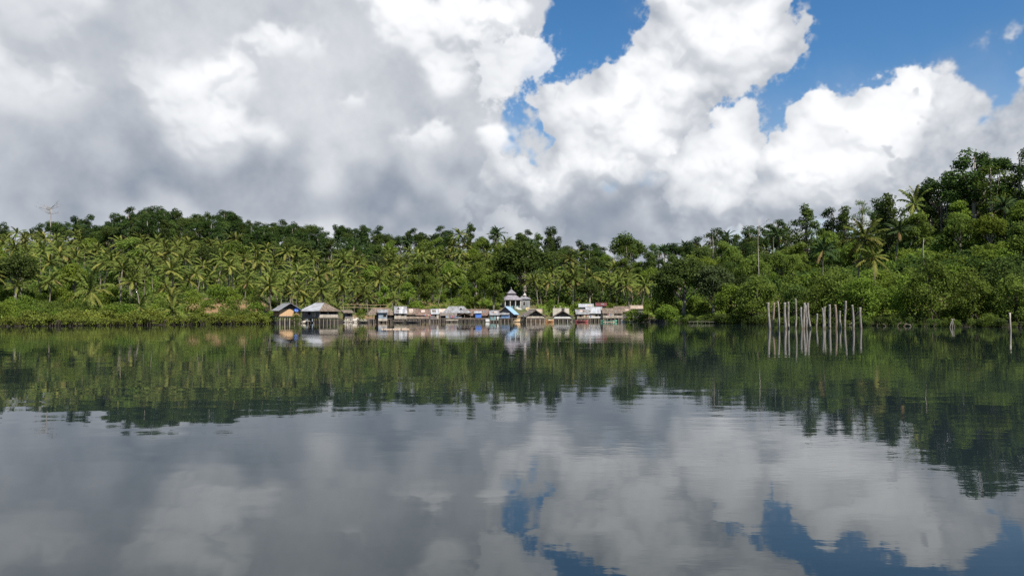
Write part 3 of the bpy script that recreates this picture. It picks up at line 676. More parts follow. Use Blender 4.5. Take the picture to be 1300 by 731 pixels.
# keep these plots clear: houses, prayer house, bare bank
CLEAR = [(344, 392, 0, 168), (388, 452, 0, 171), (628, 684, 195, 224), (430, 496, 165, 190), (690, 775, 186, 206), (464, 560, 0, 189), (540, 700, 0, 195), (690, 830, 0, 194)]
pts = np.array([(p['x'], p['y'], GAP.get(p['kind'], 4)*.8) for p in PLANTS])
pts = [tuple(p) for p in pts]
grid = {}
def free(x, y, g):
    cx, cy = int(x//6), int(y//6)
    for i in (-1, 0, 1):
        for j in (-1, 0, 1):
            for (a, b, h) in grid.get((cx+i, cy+j), ()):
                if (a-x)**2+(b-y)**2 < (.5*(g+h))**2: return False
    return True
def occupy(x, y, g): grid.setdefault((int(x//6), int(y//6)), []).append((x, y, g))
for p in pts: occupy(*p)
for i in range(34000):
    px = rnd.uniform(-150, 1500); s, rd, sk = pars(px); t = rnd.random()**.8*1.10
    y = s+t*(rd-s)+.8; x = X(px, y)
    k = species(px, t, rnd.random())
    if k is None or any(a < px < b and c < y < d for a, b, c, d in CLEAR): continue
    g = GAP[k]
    if not free(x, y, g): continue
    occupy(x, y, g)
    sc = rnd.uniform(*SCALE[k])
    var = None
    if px > 975 and k == 'bush': sc *= 1.3; var = rnd.choice((0, 1, 3, 0, 1, 3, 4, 2))
    if k == 'bush' and var is None: var = rnd.randrange(5)
    plant(k, x, y, sc, var)
# the mangrove hem on the near shore, and small bushes along the other bank
for i in range(1600):
    px = rnd.uniform(-20, 346); s, _, _ = pars(px); y = s+rnd.uniform(-2.8, 5.2 if px < 225 else 2.2); x = X(px, y)
    if free(x, y, 1.6): occupy(x, y, 1.6); plant('mangrove', x, y, rnd.uniform(.55, .9))
for i in range(260):
    px = rnd.uniform(840, 1400); s, _, _ = pars(px); y = s+rnd.uniform(-1.9, .3); x = X(px, y)
    if i < 110 or free(x, y, 2.4): occupy(x, y, 2.4); plant('bush', x, y-(.9 if i < 110 else 0), rnd.uniform(.55, 1.0)*(rnd.uniform(.4, .85) if i < 110 else 1), rnd.choice((5, 6, 4, 5, 2)))

# front to back; what stands hidden behind nearer crowns is left out
BUF = np.zeros((230, 900), bool)       # half-size picture, photo pixels / 2, rows 150..
PLANTS.sort(key=lambda p: p['y'])
count = {}; LEFT = {}
KEPT = []
for p in PLANTS:
    k = p['kind']; x, y, s = p['x'], p['y'], p['s']; gz = ground_z(x, y); h = P[k][p['var']][-1]*s*p['st']
    cx = 650+F*x/y; top = HZ-(gz+h-CAMZ)*F/y; bot = HZ-(gz+h*(1-BODY[k])-CAMZ)*F/y; rx = RADIUS[k]*s*F/y
    u0, u1, v0, v1 = int((cx-rx+220)/2), int((cx+rx+220)/2)+1, int((top)/2), int(bot/2)+1
    if u0 < 0 or u1 > 899 or v0 < 0 or v1 > 229:
        if not p['always']: continue
    u0 = max(u0, 0); u1 = min(u1, 899)
    off = cx+rx < -4 or cx-rx > 1304        # past the photo's edge: only thinly planted, for a look from the side
    V, U = np.mgrid[v0:v1, u0:u1]
    e = ((U-(cx+220)/2)/(rx/2+.5))**2+((V-(top+bot)/4)/((bot-top)/4+.5))**2
    if not e.size: continue
    sub = BUF[v0:v1, u0:u1]; ins = e < 1
    vis = (ins & ~sub).sum()/max(1, ins.sum())
    if not p['always'] and (vis < (.5 if off else .16) or (ins & ~sub).sum() < 7): continue
    nm = NAME[k]
    if count.get(nm, 0) >= 298: LEFT[nm] = LEFT.get(nm, 0)+1; continue
    count[nm] = count.get(nm, 0)+1
    sub |= (e < (.62 if k.startswith('palm') else .72))
    KEPT.append(p)
print('plants', count, 'left', LEFT)

TRUNKED = ('palm', 'palm_dark', 'palm_low', 'mid', 'dark', 'jungle', 'cone', 'loose', 'bank', 'big_palm')
for p in KEPT:
    k = p['kind']; x, y, s = p['x'], p['y'], p['s']; nm = NAME[k]; pr = P[k][p['var']]
    px = 650+F*x/y; sh, rd, _ = pars(px); t = (y-sh)/(rd-sh)
    lb, gp = p['label'], p['group']
    if lb is None:
        tier, pl = where(px, t); lk = LOOK[k]
        if k == 'mangrove':
            seg = 'at its outer end' if px < 120 else 'along its middle' if px < 240 else 'below the brown earth bank'
            lb = 'low yellow-green mangrove bush in the shore hem, '+seg; gp = 'mangrove bushes '+seg
        elif k == 'bush' and t < .05:
            lb = 'green bush at the water edge '+pl; gp = 'bushes at the water edge '+pl
        else:
            lb = lk+' '+tier+' '+pl; gp = lk.split(' ', 1)[1]+'s '+tier+' '+pl
    gz = ground_z(x, y)
    assert len(lb.split()) <= 16, lb
    tl = .10 if k.startswith('palm') else .03; rot = (rnd.uniform(-tl, tl), rnd.uniform(-tl, tl), rnd.uniform(0, 6.283)); q = rnd.uniform(.9, 1.12); scl = (s*q, s*q, s*p['st'])
    if k == 'bush':
        o = bpy.data.objects.new(nm, pr[0]); link(o); o.location = (x, y, max(gz, .05)-.1)
    else:
        o = empty(nm, (x, y, max(gz, -.05) if k == 'mangrove' else gz))
        a, b = (('roots', 'foliage') if k == 'mangrove' else ('trunk', 'crown'))
        link(bpy.data.objects.new(a, pr[0]), o); link(bpy.data.objects.new(b, pr[1]), o)
    o.rotation_euler = rot; o.scale = scl; tag(o, lb, CAT[nm], gp)

# dead trees
def dead(px, D, ytop, label, nb, spread, seed, thick=1.):
    x = X(px, D); gz = ground_z(x, D); h = Z(ytop, D)-gz
    o = dead_proto(h, nb, seed, spread, thick).build('dead_tree', M['pale_bark'], None, True, (x, D, gz)); tag(o, label, 'tree')
dead(963, 166, 277, 'bare white dead trunk rising above the shore trees beyond the last house', 2, 3.2, 3, .4)
dead(62, 300, 261, 'bare grey dead tree with a flat twiggy top on the ridge', 15, 5.5, 9)
dead(1173, 152, 302, 'short pale dead trunk standing in the bushes between the posts and crest trees', 1, .8, 5, .55)
dead(352, 292, 316, 'pale dead stem in the forest edge above the orange-walled hut', 1, .8, 6)

# undergrowth over the slope, and grass on the open banks
def cover(name, n, mats, size, label, tmin=.02, tmax=1.2, tall=.9):
    px = nrg.uniform(-210, 1530, n*2); s, rd, sk = pars(px); t = tmin+(tmax-tmin)*nrg.random(n*2)**1.1
    y = s+t*(rd-s)+.6; x = (px-650)/F*y
    bare = (px > 236) & (px < 342) & (t < .16) & (t > .03) & (nrg.random(n*2) < .965)
    vil = (px > 344) & (px < 832) & (t < .035)
    vil |= (px > 634) & (px < 680) & (y > 198) & (y < 222)
    vil |= (px > 432) & (px < 492) & (t < .10) & (nrg.random(n*2) < .75)
    vil |= (px > 590) & (px < 640) & (t < .12) & (nrg.random(n*2) < .6)
    ok = ~(bare | vil); x, y = x[ok][:n], y[ok][:n]; z = hgt(x, y)
    k = len(x); nn = nrg.standard_normal((k, 3))*.5+np.array((0, -.3, .8)); nn /= np.linalg.norm(nn, axis=1, keepdims=True)
    ln = size*nrg.uniform(.6, 1.4, k)
    patch = .5+.5*np.sin(x*.31+2*np.sin(y*.17))*np.sin(y*.27+x*.05)
    c = np.stack([x, y, z+nrg.uniform(.05, .5, k)+tall*(.35+.65*patch)*nrg.random(k)*np.clip((y-np.interp(650+F*x/y, *T_SH))/12, .2, 1)], 1)
    mi = (patch+nrg.uniform(-.3, .3, k) > .55).astype(np.int32)
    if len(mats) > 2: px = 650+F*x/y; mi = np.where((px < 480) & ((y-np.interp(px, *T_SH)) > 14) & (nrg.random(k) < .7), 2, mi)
    o = link(bpy.data.objects.new(name, quad_mesh(name, leaf_quads(c, nn, ln, ln*.6), mats, mi)))
    tag(o, label, None, None, 'stuff')
cover('undergrowth', 160000, [M['mid'], M['bright'], M['dark']], .6, 'low green undergrowth covering the slope under the trees')
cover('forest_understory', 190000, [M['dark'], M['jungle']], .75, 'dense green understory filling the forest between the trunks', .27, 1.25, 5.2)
def grass():
    n = 26000; px = nrg.uniform(-30, 345, n); s, rd, _ = pars(px); t = nrg.uniform(.02, .2, n); y = s+t*(rd-s); x = (px-650)/F*y
    keep = (px < 236) | (nrg.random(n) < .12); x, y = x[keep], y[keep]; k = len(x)
    a = nrg.uniform(0, 6.283, k); h = nrg.uniform(.25, .7, k); w = .12
    b = np.stack([x, y, hgt(x, y)-.05], 1); sd = np.stack([np.cos(a), np.sin(a), 0*a], 1)*w
    tp = b+np.stack([nrg.uniform(-.25, .25, k), nrg.uniform(-.25, .25, k), h], 1)
    v = np.stack([b-sd, b+sd, tp+sd*.3, tp-sd*.3], 1).reshape(-1, 3)
    tag(link(bpy.data.objects.new('grass', quad_mesh('grass', v, [M['grass']]))), 'tall yellow-green grass behind the mangrove bank', None, None, 'stuff')
grass()

# ------------------------------------------------------------------ village on stilts
def site(px, D, yaw=0.):
    az = math.atan2(px-650, F); return (X(px, D), D, 0.), -az+R(yaw)
def building(name, label, cat, px, D, yaw=0.):
    loc, rz = site(px, D, yaw); return empty(name, loc, rz, label, cat)
def panel(mb, x0, x1, z0, z1, y, t, holes=()):
    """upright board wall in the x-z plane with openings (x0,x1,z0,z1); each opening gets its own gap"""
    xs = sorted({x0, x1, *[h[0] for h in holes], *[h[1] for h in holes]})
    for a, b in zip(xs, xs[1:]):
        cut = sorted((h[2], h[3]) for h in holes if h[0] <= a+1e-6 and h[1] >= b-1e-6); z = z0
        for (c, d) in cut:
            if c > z+1e-4: mb.box(a, b, y, y+t, z, c)
            z = d
        if z1 > z+1e-4: mb.box(a, b, y, y+t, z, z1)
def panel_y(mb, y0, y1, z0, z1, x, t, holes=()):
    ys = sorted({y0, y1, *[h[0] for h in holes], *[h[1] for h in holes]})
    for a, b in zip(ys, ys[1:]):
        cut = sorted((h[2], h[3]) for h in holes if h[0] <= a+1e-6 and h[1] >= b-1e-6); z = z0
        for (c, d) in cut:
            if c > z+1e-4: mb.box(x, x+t, a, b, z, c)
            z = d
        if z1 > z+1e-4: mb.box(x, x+t, a, b, z, z1)
T = .07
def room(root, x0, x1, y0, y1, z0, z1, front, side=None, holes=(), sholes=(), names=('front_wall', 'side_wall'), sideparts=True, frames=None):
    """four walls; front faces -y. windows and doors are real openings with frames"""
    mb = MB(); panel(mb, x0, x1, z0, z1, y0, T, holes); mb.build(names[0], M[front], root)
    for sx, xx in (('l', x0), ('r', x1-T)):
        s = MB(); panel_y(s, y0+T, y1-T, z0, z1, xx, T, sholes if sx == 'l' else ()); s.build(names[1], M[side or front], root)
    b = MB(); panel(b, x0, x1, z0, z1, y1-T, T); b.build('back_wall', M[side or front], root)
    for h in holes:
        fr = MB(); a, b_, c, d = h; w = .06; y = y0-.025
        fr.box(a-w, a, y, y+.05, c, d+w); fr.box(b_, b_+w, y, y+.05, c, d+w); fr.box(a, b_, y, y+.05, d, d+w)
        door = c-z0 < .12
        if not door: fr.box(a-w, b_+w, y, y+.05, c-w, c)
        f = fr.build('door_frame' if door else 'window_frame', M[frames or 'stilt'], root)
        if not door:
            sh = MB(); sh.box(a, b_, y0+T*.3, y0+T*.6, c+(d-c)*.45, d); sh.build('shutter', M['plank_dark'], f)
        else:
            lf = MB(); lf.box(a+.02, a+(b_-a)*.35, y0+.02, y0+.05, c, d); lf.build('door_leaf', M['plank_dark'], f)
def gable_x(root, x0, x1, y0, y1, ze, rise, mf, mb_=None, over=.35, t=.08, name='roof', at=None):
    """ridge runs along x; slopes face front and back"""
    over *= .65; ym = (y0+y1)/2; m = MB(); r = over*rise/((y1-y0)/2)
    m.slab((x0-over, y0-over, ze-r), (x1+over, y0-over, ze-r), (x1+over, ym, ze+rise), (x0-over, ym, ze+rise), t, 0)
    m.slab((x0-over, y1+over, ze-r), (x0-over, ym, ze+rise), (x1+over, ym, ze+rise), (x1+over, y1+over, ze-r), t, 1)
    o = m.build(name, [M[mf], M[mb_ or mf]], root)
    c = MB(); c.tube([(x0-over-.05, ym, ze+rise+.02), (x1+over+.05, ym, ze+rise+.02)], .09, 6); c.build('ridge_cap', M[mb_ or mf], o)
    rp = random.Random(int(1000*abs(x0)+100*rise+root.location.x*7))
    for k in range(rp.randint(1, 2)):
        u = rp.uniform(x0, x1-1.0); v = rp.uniform(.08, .5); w_ = rp.uniform(.5, .95); v2 = v+rp.uniform(.28, .42); ya, yb = y0-over, ym
        q = lambda a, b: (a, ya+(yb-ya)*b-.02, ze-r+(rise+r)*b+.035)
        pt = MB(); pt.slab(q(u, v), q(u+w_, v), q(u+w_, v2), q(u, v2), .025); pt.build('roof_patch', M[rp.choice(('rust', 'thatch_grey', 'rust', 'plank_grey'))], o)
    g = MB()
    for xx in (x0+.01, x1-.05): g.add([(xx, y0, ze-.02), (xx, y1, ze-.02), (xx, ym, ze+rise-t*1.4), (xx+.04, y0, ze-.02), (xx+.04, y1, ze-.02), (xx+.04, ym, ze+rise-t*1.4)], [(0, 1, 2), (5, 4, 3), (0, 3, 4, 1), (1, 4, 5, 2), (2, 5, 3, 0)])
    g.build('gable', M[at or 'plank_grey'], root)
    return o
def gable_y(root, x0, x1, y0, y1, ze, rise, ml, mr=None, over=.4, t=.08, gm='plank_grey', gable=True, front=None):
    """ridge runs front to back; the gable end faces the lake"""
    xm = (x0+x1)/2; m = MB(); r = over*rise/((x1-x0)/2); fo = over if front is None else front
    m.slab((x0-over, y0-fo, ze-r), (xm, y0-fo, ze+rise), (xm, y1+over, ze+rise), (x0-over, y1+over, ze-r), t, 0)
    m.slab((x1+over, y0-fo, ze-r), (x1+over, y1+over, ze-r), (xm, y1+over, ze+rise), (xm, y0-fo, ze+rise), t, 1)
    o = m.build('roof', [M[ml], M[mr or ml]], root)
    c = MB(); c.tube([(xm, y0-fo-.04, ze+rise+.02), (xm, y1+over+.04, ze+rise+.02)], .08, 6); c.build('ridge_cap', M[ml], o)
    if gable:
        g = MB()
        for yy in (y0+.01, y1-.05): g.add([(x0, yy, ze-.02), (x1, yy, ze-.02), (xm, yy, ze+rise-t*1.4), (x0, yy+.04, ze-.02), (x1, yy+.04, ze-.02), (xm, yy+.04, ze+rise-t*1.4)], [(2, 1, 0), (3, 4, 5), (0, 1, 4, 3), (1, 2, 5, 4), (2, 0, 3, 5)])
        g.build('gable', M[gm], root)
    return o
def hip(root, x0, x1, y0, y1, ze, rise, rl, mats, over=.4, t=.09, axis='x', skew=0., name='roof'):
    """hip roof; mats = front, back, left end, right end"""
    x0 -= over; x1 += over; y0 -= over; y1 += over; m = MB(); zr = ze+rise; ze = ze-over*rise/((y1-y0)/2)
    if axis == 'x':
        a = ((x0+x1)/2-rl/2+skew, (y0+y1)/2, zr); b = ((x0+x1)/2+rl/2+skew, (y0+y1)/2, zr)
        q = [([(x0, y0, ze), (x1, y0, ze), b, a], 0), ([(x1, y1, ze), (x0, y1, ze), a, b], 1), ([(x0, y1, ze), (x0, y0, ze), a], 2), ([(x1, y0, ze), (x1, y1, ze), b], 3)]
    else:
        a = ((x0+x1)/2, (y0+y1)/2-rl/2+skew, zr); b = ((x0+x1)/2, (y0+y1)/2+rl/2+skew, zr)
        q = [([(x0, y0, ze), (x1, y0, ze), a], 0), ([(x1, y1, ze), (x0, y1, ze), b], 1), ([(x0, y1, ze), (x0, y0, ze), a, b], 2), ([(x1, y0, ze), (x1, y1, ze), b, a], 3)]
    for poly, mi in q:
        n = len(poly); lo = [(p[0], p[1], p[2]-t) for p in poly]
        m.add(list(poly)+lo, [tuple(range(n)), tuple(range(2*n-1, n-1, -1))]+[(i, n+i, n+(i+1) % n, (i+1) % n) for i in range(n)], mi)
    o = m.build(name, [M[k] for k in mats], root)
    c = MB(); c.tube([a, b], .09, 6); c.build('ridge_cap', M[mats[0]], o); return o
def shed(root, x0, x1, y0, y1, z0, z1, mat, t=.07, name='porch_roof'):
    m = MB(); m.slab((x0, y0, z0), (x1, y0, z0), (x1, y1, z1), (x0, y1, z1), t); return m.build(name, M[mat], root)
def deck(root, x0, x1, y0, y1, z, mat='stilt', t=.1):
    m = MB(); n = max(2, int((x1-x0)/.3))
    for i in range(n):
        a = x0+(x1-x0)*i/n; m.box(a+.01, x0+(x1-x0)*(i+1)/n-.01, y0, y1, z-t, z-rnd.uniform(0, .012))
    m.box(x0, x1, y0+.1, y0+.2, z-t-.14, z-t-.003); m.box(x0, x1, y1-.2, y1-.1, z-t-.14, z-t-.003)
    return m.build('floor', M[mat], root)
def stilts(root, xs, ys, z1, r=.07, mat='stilt', z0=-1.6):
    for yy in ys:
        for xx in xs:
            m = MB(); j = rnd.uniform(-.05, .05); m.tube([(xx+j, yy, z0), (xx+j*.3, yy, (z0+z1)/2), (xx, yy, z1)], [r*1.05, r, r*.95], 6); m.build('stilt', M[mat], root)
def posts(root, xs, y, z0, z1, r=.05, mat='stilt', name='post'):
    for xx in xs: m = MB(); m.tube([(xx, y, z0), (xx, y, z1)], r, 6); m.build(name, M[mat], root)
def rail(root, x0, x1, y, z0, z1, mat, n=0, name='railing'):
    m = MB(); m.box(x0, x1, y-.02, y+.02, z0, z1); return m.build(name, M[mat], root)
def lin(a, b, n): return [a+(b-a)*i/(n-1) for i in range(n)]

# 1 orange plywood hut
h = building('stilt_house', 'orange plywood hut on pale stilts with a grey zinc gable roof', 'house', 368, 150, 16)
room(h, -2.0, 2.0, 0, 4.4, 1.55, 2.85, 'ply', 'ply_shaded', holes=((.75, 1.2, 2.0, 2.6),), frames='ply')
gable_y(h, -2.0, 2.0, 0, 4.4, 2.86, 1.25, 'zinc', 'zinc', over=.5, gm='plank_dark', front=.75)
deck(h, -2.2, 2.2, -.2, 4.5, 1.54); stilts(h, lin(-1.9, 1.9, 5), (.1, 2.2, 4.2), 1.36, .075, 'stilt_pale')
d = MB(); n_ = 20
for k in range(4):
    ra, rb = .42*math.sin(k*.4), .42*math.sin((k+1)*.4); za, zb = -.30*math.cos(k*.4), -.30*math.cos((k+1)*.4)
    for i in range(n_):
        a, b = 2*math.pi*i/n_, 2*math.pi*(i+1)/n_
        d.add([(ra*math.cos(a), -za, ra*math.sin(a)), (ra*math.cos(b), -za, ra*math.sin(b)), (rb*math.cos(b), -zb, rb*math.sin(b)), (rb*math.cos(a), -zb, rb*math.sin(a))], [(0, 1, 2, 3)])
loc, rz = site(376.5, 147.9, 4)
ds = empty('satellite_dish', (loc[0], loc[1], 2.72), rz, 'round blue dish on a pole before the orange plywood hut', 'dish')
d.build('bowl', M['blue'], ds, True).rotation_euler = (R(-25), 0, 0)
m = MB(); m.tube([(0, .05, .12), (0, .1, -.25), (0, .12, -3.6)], .035, 6); m.tube([(0, 0, -.1), (.0, -.42, .2)], .015, 5); m.build('mast', M['plank_dark'], ds)
# 2 corner hut
h = building('stilt_house', 'big corner hut on stilts, roof half zinc and half brown thatch', 'house', 417.5, 150, 41)
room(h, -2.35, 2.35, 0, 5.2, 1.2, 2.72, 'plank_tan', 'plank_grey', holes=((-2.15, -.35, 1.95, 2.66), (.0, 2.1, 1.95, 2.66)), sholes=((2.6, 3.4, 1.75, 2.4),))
m = MB(); m.box(-2.40, -2.353, 1.0, 2.1, 1.25, 2.2); m.build('mat_panel', M['plank_tan'], h)
rail(h, -2.3, 2.3, -.06, 1.25, 1.9, 'plank_pale')
hip(h, -2.35, 2.35, 0, 5.2, 2.74, 1.45, 2.6, ['thatch', 'thatch', 'zinc_white', 'thatch'], axis='y', over=.5)
deck(h, -2.5, 2.5, -.2, 5.4, 1.18); stilts(h, lin(-2.3, 2.3, 6), (-.05, 1.7, 3.4, 5.1), 1.0, .08)
h = building('stilt_house', 'low lean-to room with a brown thatch roof built against the corner hut', 'house', 443, 154, 10)
room(h, -.75, .75, 0, 2.4, 1.2, 2.2, 'plank_grey', holes=((-.3, .3, 1.55, 2.05),)); shed(h, -1.15, 1.0, -.5, 2.7, 2.18, 2.75, 'thatch', .12, 'roof')
deck(h, -.85, .85, -.1, 2.5, 1.18); stilts(h, (-.7, 0, .7), (0, 2.3), 1.0)
h = building('shed', 'pale blue sheet-roofed shed peeping out behind the big corner hut', 'shed', 393.5, 164, 0)
room(h, -.9, .9, 0, 2, .3, 2.0, 'greyblue', holes=((-.3, .3, .35, 1.7),)); shed(h, -1.2, 1.2, -.4, 2.3, 1.95, 2.9, 'zinc_white', .06, 'roof')
# 3 long thatched house with the blue-grey room
h = building('stilt_house', 'long brown thatched house with an open porch and a blue-grey front room', 'house', 485, 166, 4)
room(h, -1.3, 2.9, .4, 4.0, .85, 1.95, 'plank_tan', 'plank_dark', holes=((1.0, 1.6, 1.2, 1.75), (1.95, 2.6, .86, 1.8)))
hip(h, -2.85, 2.75, 0, 4.2, 1.92, 1.25, 4.0, ['thatch', 'thatch', 'thatch', 'thatch'], over=.35)
room(h, -.85, 1.0, -1.5, .35, .95, 2.18, 'greyblue', holes=((.2, .8, 1.3, 1.85),), names=('room_wall', 'room_side'))
m = MB(); m.box(-.9, 1.05, -1.56, -1.503, .42, .94); m.build('skirt_board', M['plank_pale'], h)
shed(h, -1.05, 1.2, -1.85, .2, 2.2, 2.85, 'zinc', .05, 'room_roof')
posts(h, (-2.8, -2.0, -1.2), .05, .85, 1.9); deck(h, -2.9, 2.95, -.05, 4.2, .84); stilts(h, lin(-2.8, 2.85, 7), (.0, 2.0, 4.0), .66)
stilts(h, (-.8, .9), (-1.4,), .9)
rail(h, 1.1, 2.9, .33, .95, 1.2, 'plank_pale')
# 4 patched zinc house
h = building('stilt_house', 'small white-walled house with a patched grey zinc roof and dark vent', 'house', 508.5, 166, 0)
room(h, -1.3, 1.3, .2, 3.4, .9, 2.15, 'plank_pale', holes=((-.95, -.45, 1.55, 2.05), (.2, .8, 1.5, 2.05)))
gable_x(h, -1.2, 1.2, .1, 3.4, 2.17, 1.35, 'zinc_patch', 'zinc', .3)
m = MB(); m.add([(-.75, .95, 3.0), (-.15, .95, 3.0), (-.45, .95, 3.42), (-.45, 1.9, 3.42)], [(0, 1, 2), (0, 2, 3), (1, 3, 2)]); m.build('vent_dormer', M['plank_dark'], h)
rail(h, -1.3, 1.3, -.55, .9, 1.32, 'plank_pale'); deck(h, -1.35, 1.35, -.6, 3.5, .88); stilts(h, lin(-1.25, 1.25, 4), (-.5, 1.4, 3.3), .7, .06)
# 5, 6 thatched pair
for (px, yw, lb, wl, w, zz, rf) in ((522.5, 2, 'low brown thatched house with plank wall beside the patched zinc house', 'plank_tan', 1.35, 0, 'thatch'),
        (537, -3, 'reddish thatched house with pinkish plank wall, last of the long row', 'plank_pink', 1.35, -.18, 'thatch_red')):
    h = building('stilt_house', lb, 'house', px, 168, yw)
    room(h, -w, w, .2, 3.2, .95, 1.95, wl, holes=((-w+.25, -w+.75, 1.3, 1.75), (w-.7, w-.2, .96, 1.8)))
    gable_x(h, -w, w, .1, 3.3, 1.97+zz, 1.15, rf, rf, .4, .14)
    rail(h, -w, w, -.5, .95, 1.35, wl); deck(h, -w-.05, w+.05, -.55, 3.3, .93); stilts(h, lin(-w, w, 4), (-.45, 1.4, 3.2), .75, .055)
# 7 small house with a white roof, and the one behind
h = building('stilt_house', 'narrow grey house with a bright white sheet roof', 'house', 551.5, 178, 4)
room(h, -1.0, 1.0, 0, 2.6, .75, 2.0, 'plank_grey', holes=((.05, .5, 1.3, 1.8),)); m = MB(); m.box(.55, 1.02, -.05, -.003, .8, 1.95); m.build('pale_board', M['plank_pale'], h)
gable_x(h, -.95, .95, 0, 2.6, 2.02, 1.0, 'zinc_white', 'zinc', .3); deck(h, -1.1, 1.1, -.3, 2.7, .73); stilts(h, (-1, -.3, .4, 1), (-.2, 2.5), .55)
h = building('stilt_house', 'low house with a rust-streaked pale roof between white and grey roofs', 'house', 561, 183, 0)
room(h, -1.1, 1.1, 0, 2.6, .8, 2.15, 'plank_dark', holes=((-.3, .3, 1.3, 1.9),)); gable_x(h, -1.1, 1.1, 0, 2.6, 2.2, .9, 'rust', 'rust', .3); stilts(h, (-1, 0, 1), (.1, 2.5), .8)
# 8 grey hip roof
h = building('stilt_house', 'large house under a light grey zinc hip roof with a dark dormer', 'house', 579.5, 180, 0)
room(h, -3.0, 3.0, .6, 5.0, .95, 2.35, 'plank_dark', holes=((-2.4, -1.6, .96, 2.1), (-.6, .2, 1.4, 2.0), (1.2, 2.2, 1.3, 2.0)))
hip(h, -3.1, 3.1, .4, 5.2, 2.36, 1.35, 3.7, ['zinc', 'zinc', 'zinc', 'zinc'], over=.35)
m = MB(); m.slab((.55, 1.2, 2.88), (1.05, 1.2, 3.42), (1.05, 2.3, 3.42), (.55, 2.3, 2.88), .04); m.slab((1.05, 1.2, 3.42), (1.55, 1.2, 2.88), (1.55, 2.3, 2.88), (1.05, 2.3, 3.42), .04)
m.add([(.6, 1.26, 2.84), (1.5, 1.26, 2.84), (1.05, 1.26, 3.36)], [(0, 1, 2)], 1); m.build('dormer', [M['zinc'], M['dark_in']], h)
shed(h, -3.9, .15, -2.0, .55, 1.55, 2.28, 'thatch_grey', .14); posts(h, (-3.7, -2.4, -1.1, .0), -1.8, .9, 1.5)
gr = MB(); gr.slab((.35, -1.6, 1.55), (1.9, -1.6, 2.2), (1.9, .55, 2.2), (.35, .55, 1.55), .1); gr.slab((1.9, -1.6, 2.2), (3.5, -1.6, 1.6), (3.5, .55, 1.6), (1.9, .55, 2.2), .1); gr.build('porch_gable_roof', M['thatch'], h)
posts(h, (.5, 1.9, 3.3), -1.4, .9, 1.7)
deck(h, -3.8, 3.5, -2.1, 5.0, .92); stilts(h, lin(-3.7, 3.4, 8), (-2.0, .8, 4.8), .74); rail(h, -2.2, 1.2, -2.0, 1.0, 1.22, 'greyblue')
loc, rz = site(573, 177.3); t = empty('landing_table', loc, rz, 'pale low landing stage on the water under the grey hip-roofed house', 'landing stage')
m = MB(); m.box(-1.3, 1.6, 0, .9, .38, .62); m.build('top', M['plank_pale'], t); stilts(t, (-1.2, 0, 1.5), (.1, .8), .4, .05)
# 9 thatched house with blue box
h = building('stilt_house', 'broad brown thatched house with a bright blue sheet-walled box in front', 'house', 606, 180, 0)
room(h, -2.7, 2.7, .5, 4.4, .9, 1.65, 'plank_dark', holes=((-2.3, -1.6, 1.0, 1.5), (1.9, 2.4, .91, 1.6)))
gable_x(h, -2.9, 2.6, .2, 4.6, 1.62, 1.4, 'thatch_red', 'thatch', .3, .16)
room(h, -.45, .95, -1.3, .2, 1.0, 2.1, 'blue', holes=(), names=('blue_wall', 'blue_side')); shed(h, -.75, 1.05, -1.5, .4, 2.12, 2.6, 'zinc_white', .05, 'box_roof')
deck(h, -3.4, 2.9, -1.5, 4.5, .88); stilts(h, lin(-3.3, 2.8, 8), (-1.4, 1.2, 4.3), .7)
loc, rz = site(619, 176.5); h = empty('shed', loc, rz, 'tiny white-walled washroom low over the water beside the blue-walled box', 'shed')
room(h, -.45, .45, 0, .8, .12, .88, 'white'); stilts(h, (-.4, .4), (.05, .75), .12, .05); shed(h, -.5, .5, -.06, .86, .9, .96, 'plank_grey', .04, 'roof')
loc, rz = site(600, 177.6); h = empty('walkway', loc, rz, 'grey plank walkway on thin poles along the thatched houses', 'walkway')
deck(h, -3.6, 3.6, 0, .7, .72, 'plank_tan', .06); stilts(h, lin(-3.5, 3.5, 8), (.08, .62), .6, .04); rail(h, -3.6, 3.6, .05, 1.0, 1.05, 'stilt')
# 10 teal cabin
h = building('stilt_house', 'small teal-fronted cabin with a grey zinc roof and white side', 'house', 628, 178, 6)
room(h, -1.0, .95, 0, 3, .5, 1.75, 'teal', 'white', holes=((-.55, -.2, .9, 1.5), (.2, .62, .52, 1.55)), frames='white')
gable_x(h, -1.0, .95, 0, 3, 1.78, .9, 'zinc', 'zinc', .35); m = MB(); m.box(.5, .94, -.06, -.003, .75, 1.3); m.build('white_board', M['white'], h)
deck(h, -1.2, 1.1, -.4, 3, .48); stilts(h, (-1.1, -.3, .4, 1.0), (-.3, 2.8), .3)
# 11 blue roof gable
h = building('stilt_house', 'gabled plank house with one bright blue roof slope', 'house', 642, 180, -14)
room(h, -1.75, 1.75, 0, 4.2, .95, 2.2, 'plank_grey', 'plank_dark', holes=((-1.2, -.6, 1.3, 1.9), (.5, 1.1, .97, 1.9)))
gable_y(h, -1.75, 1.75, 0, 4.2, 2.2, 1.5, 'zinc', 'zinc_blue', .5, gm='plank_grey', front=.55)
shed(h, -1.9, 1.1, -1.3, -.02, 1.75, 2.25, 'zinc', .06); room(h, -1.6, 1.0, -1.1, -.05, .95, 1.72, 'blue_wall', holes=((-1.2, -.8, 1.2, 1.55),), names=('porch_wall', 'porch_side'))
deck(h, -1.9, 1.9, -1.3, 4.3, .93); stilts(h, lin(-1.8, 1.8, 5), (-1.2, 1.5, 4.1), .75)
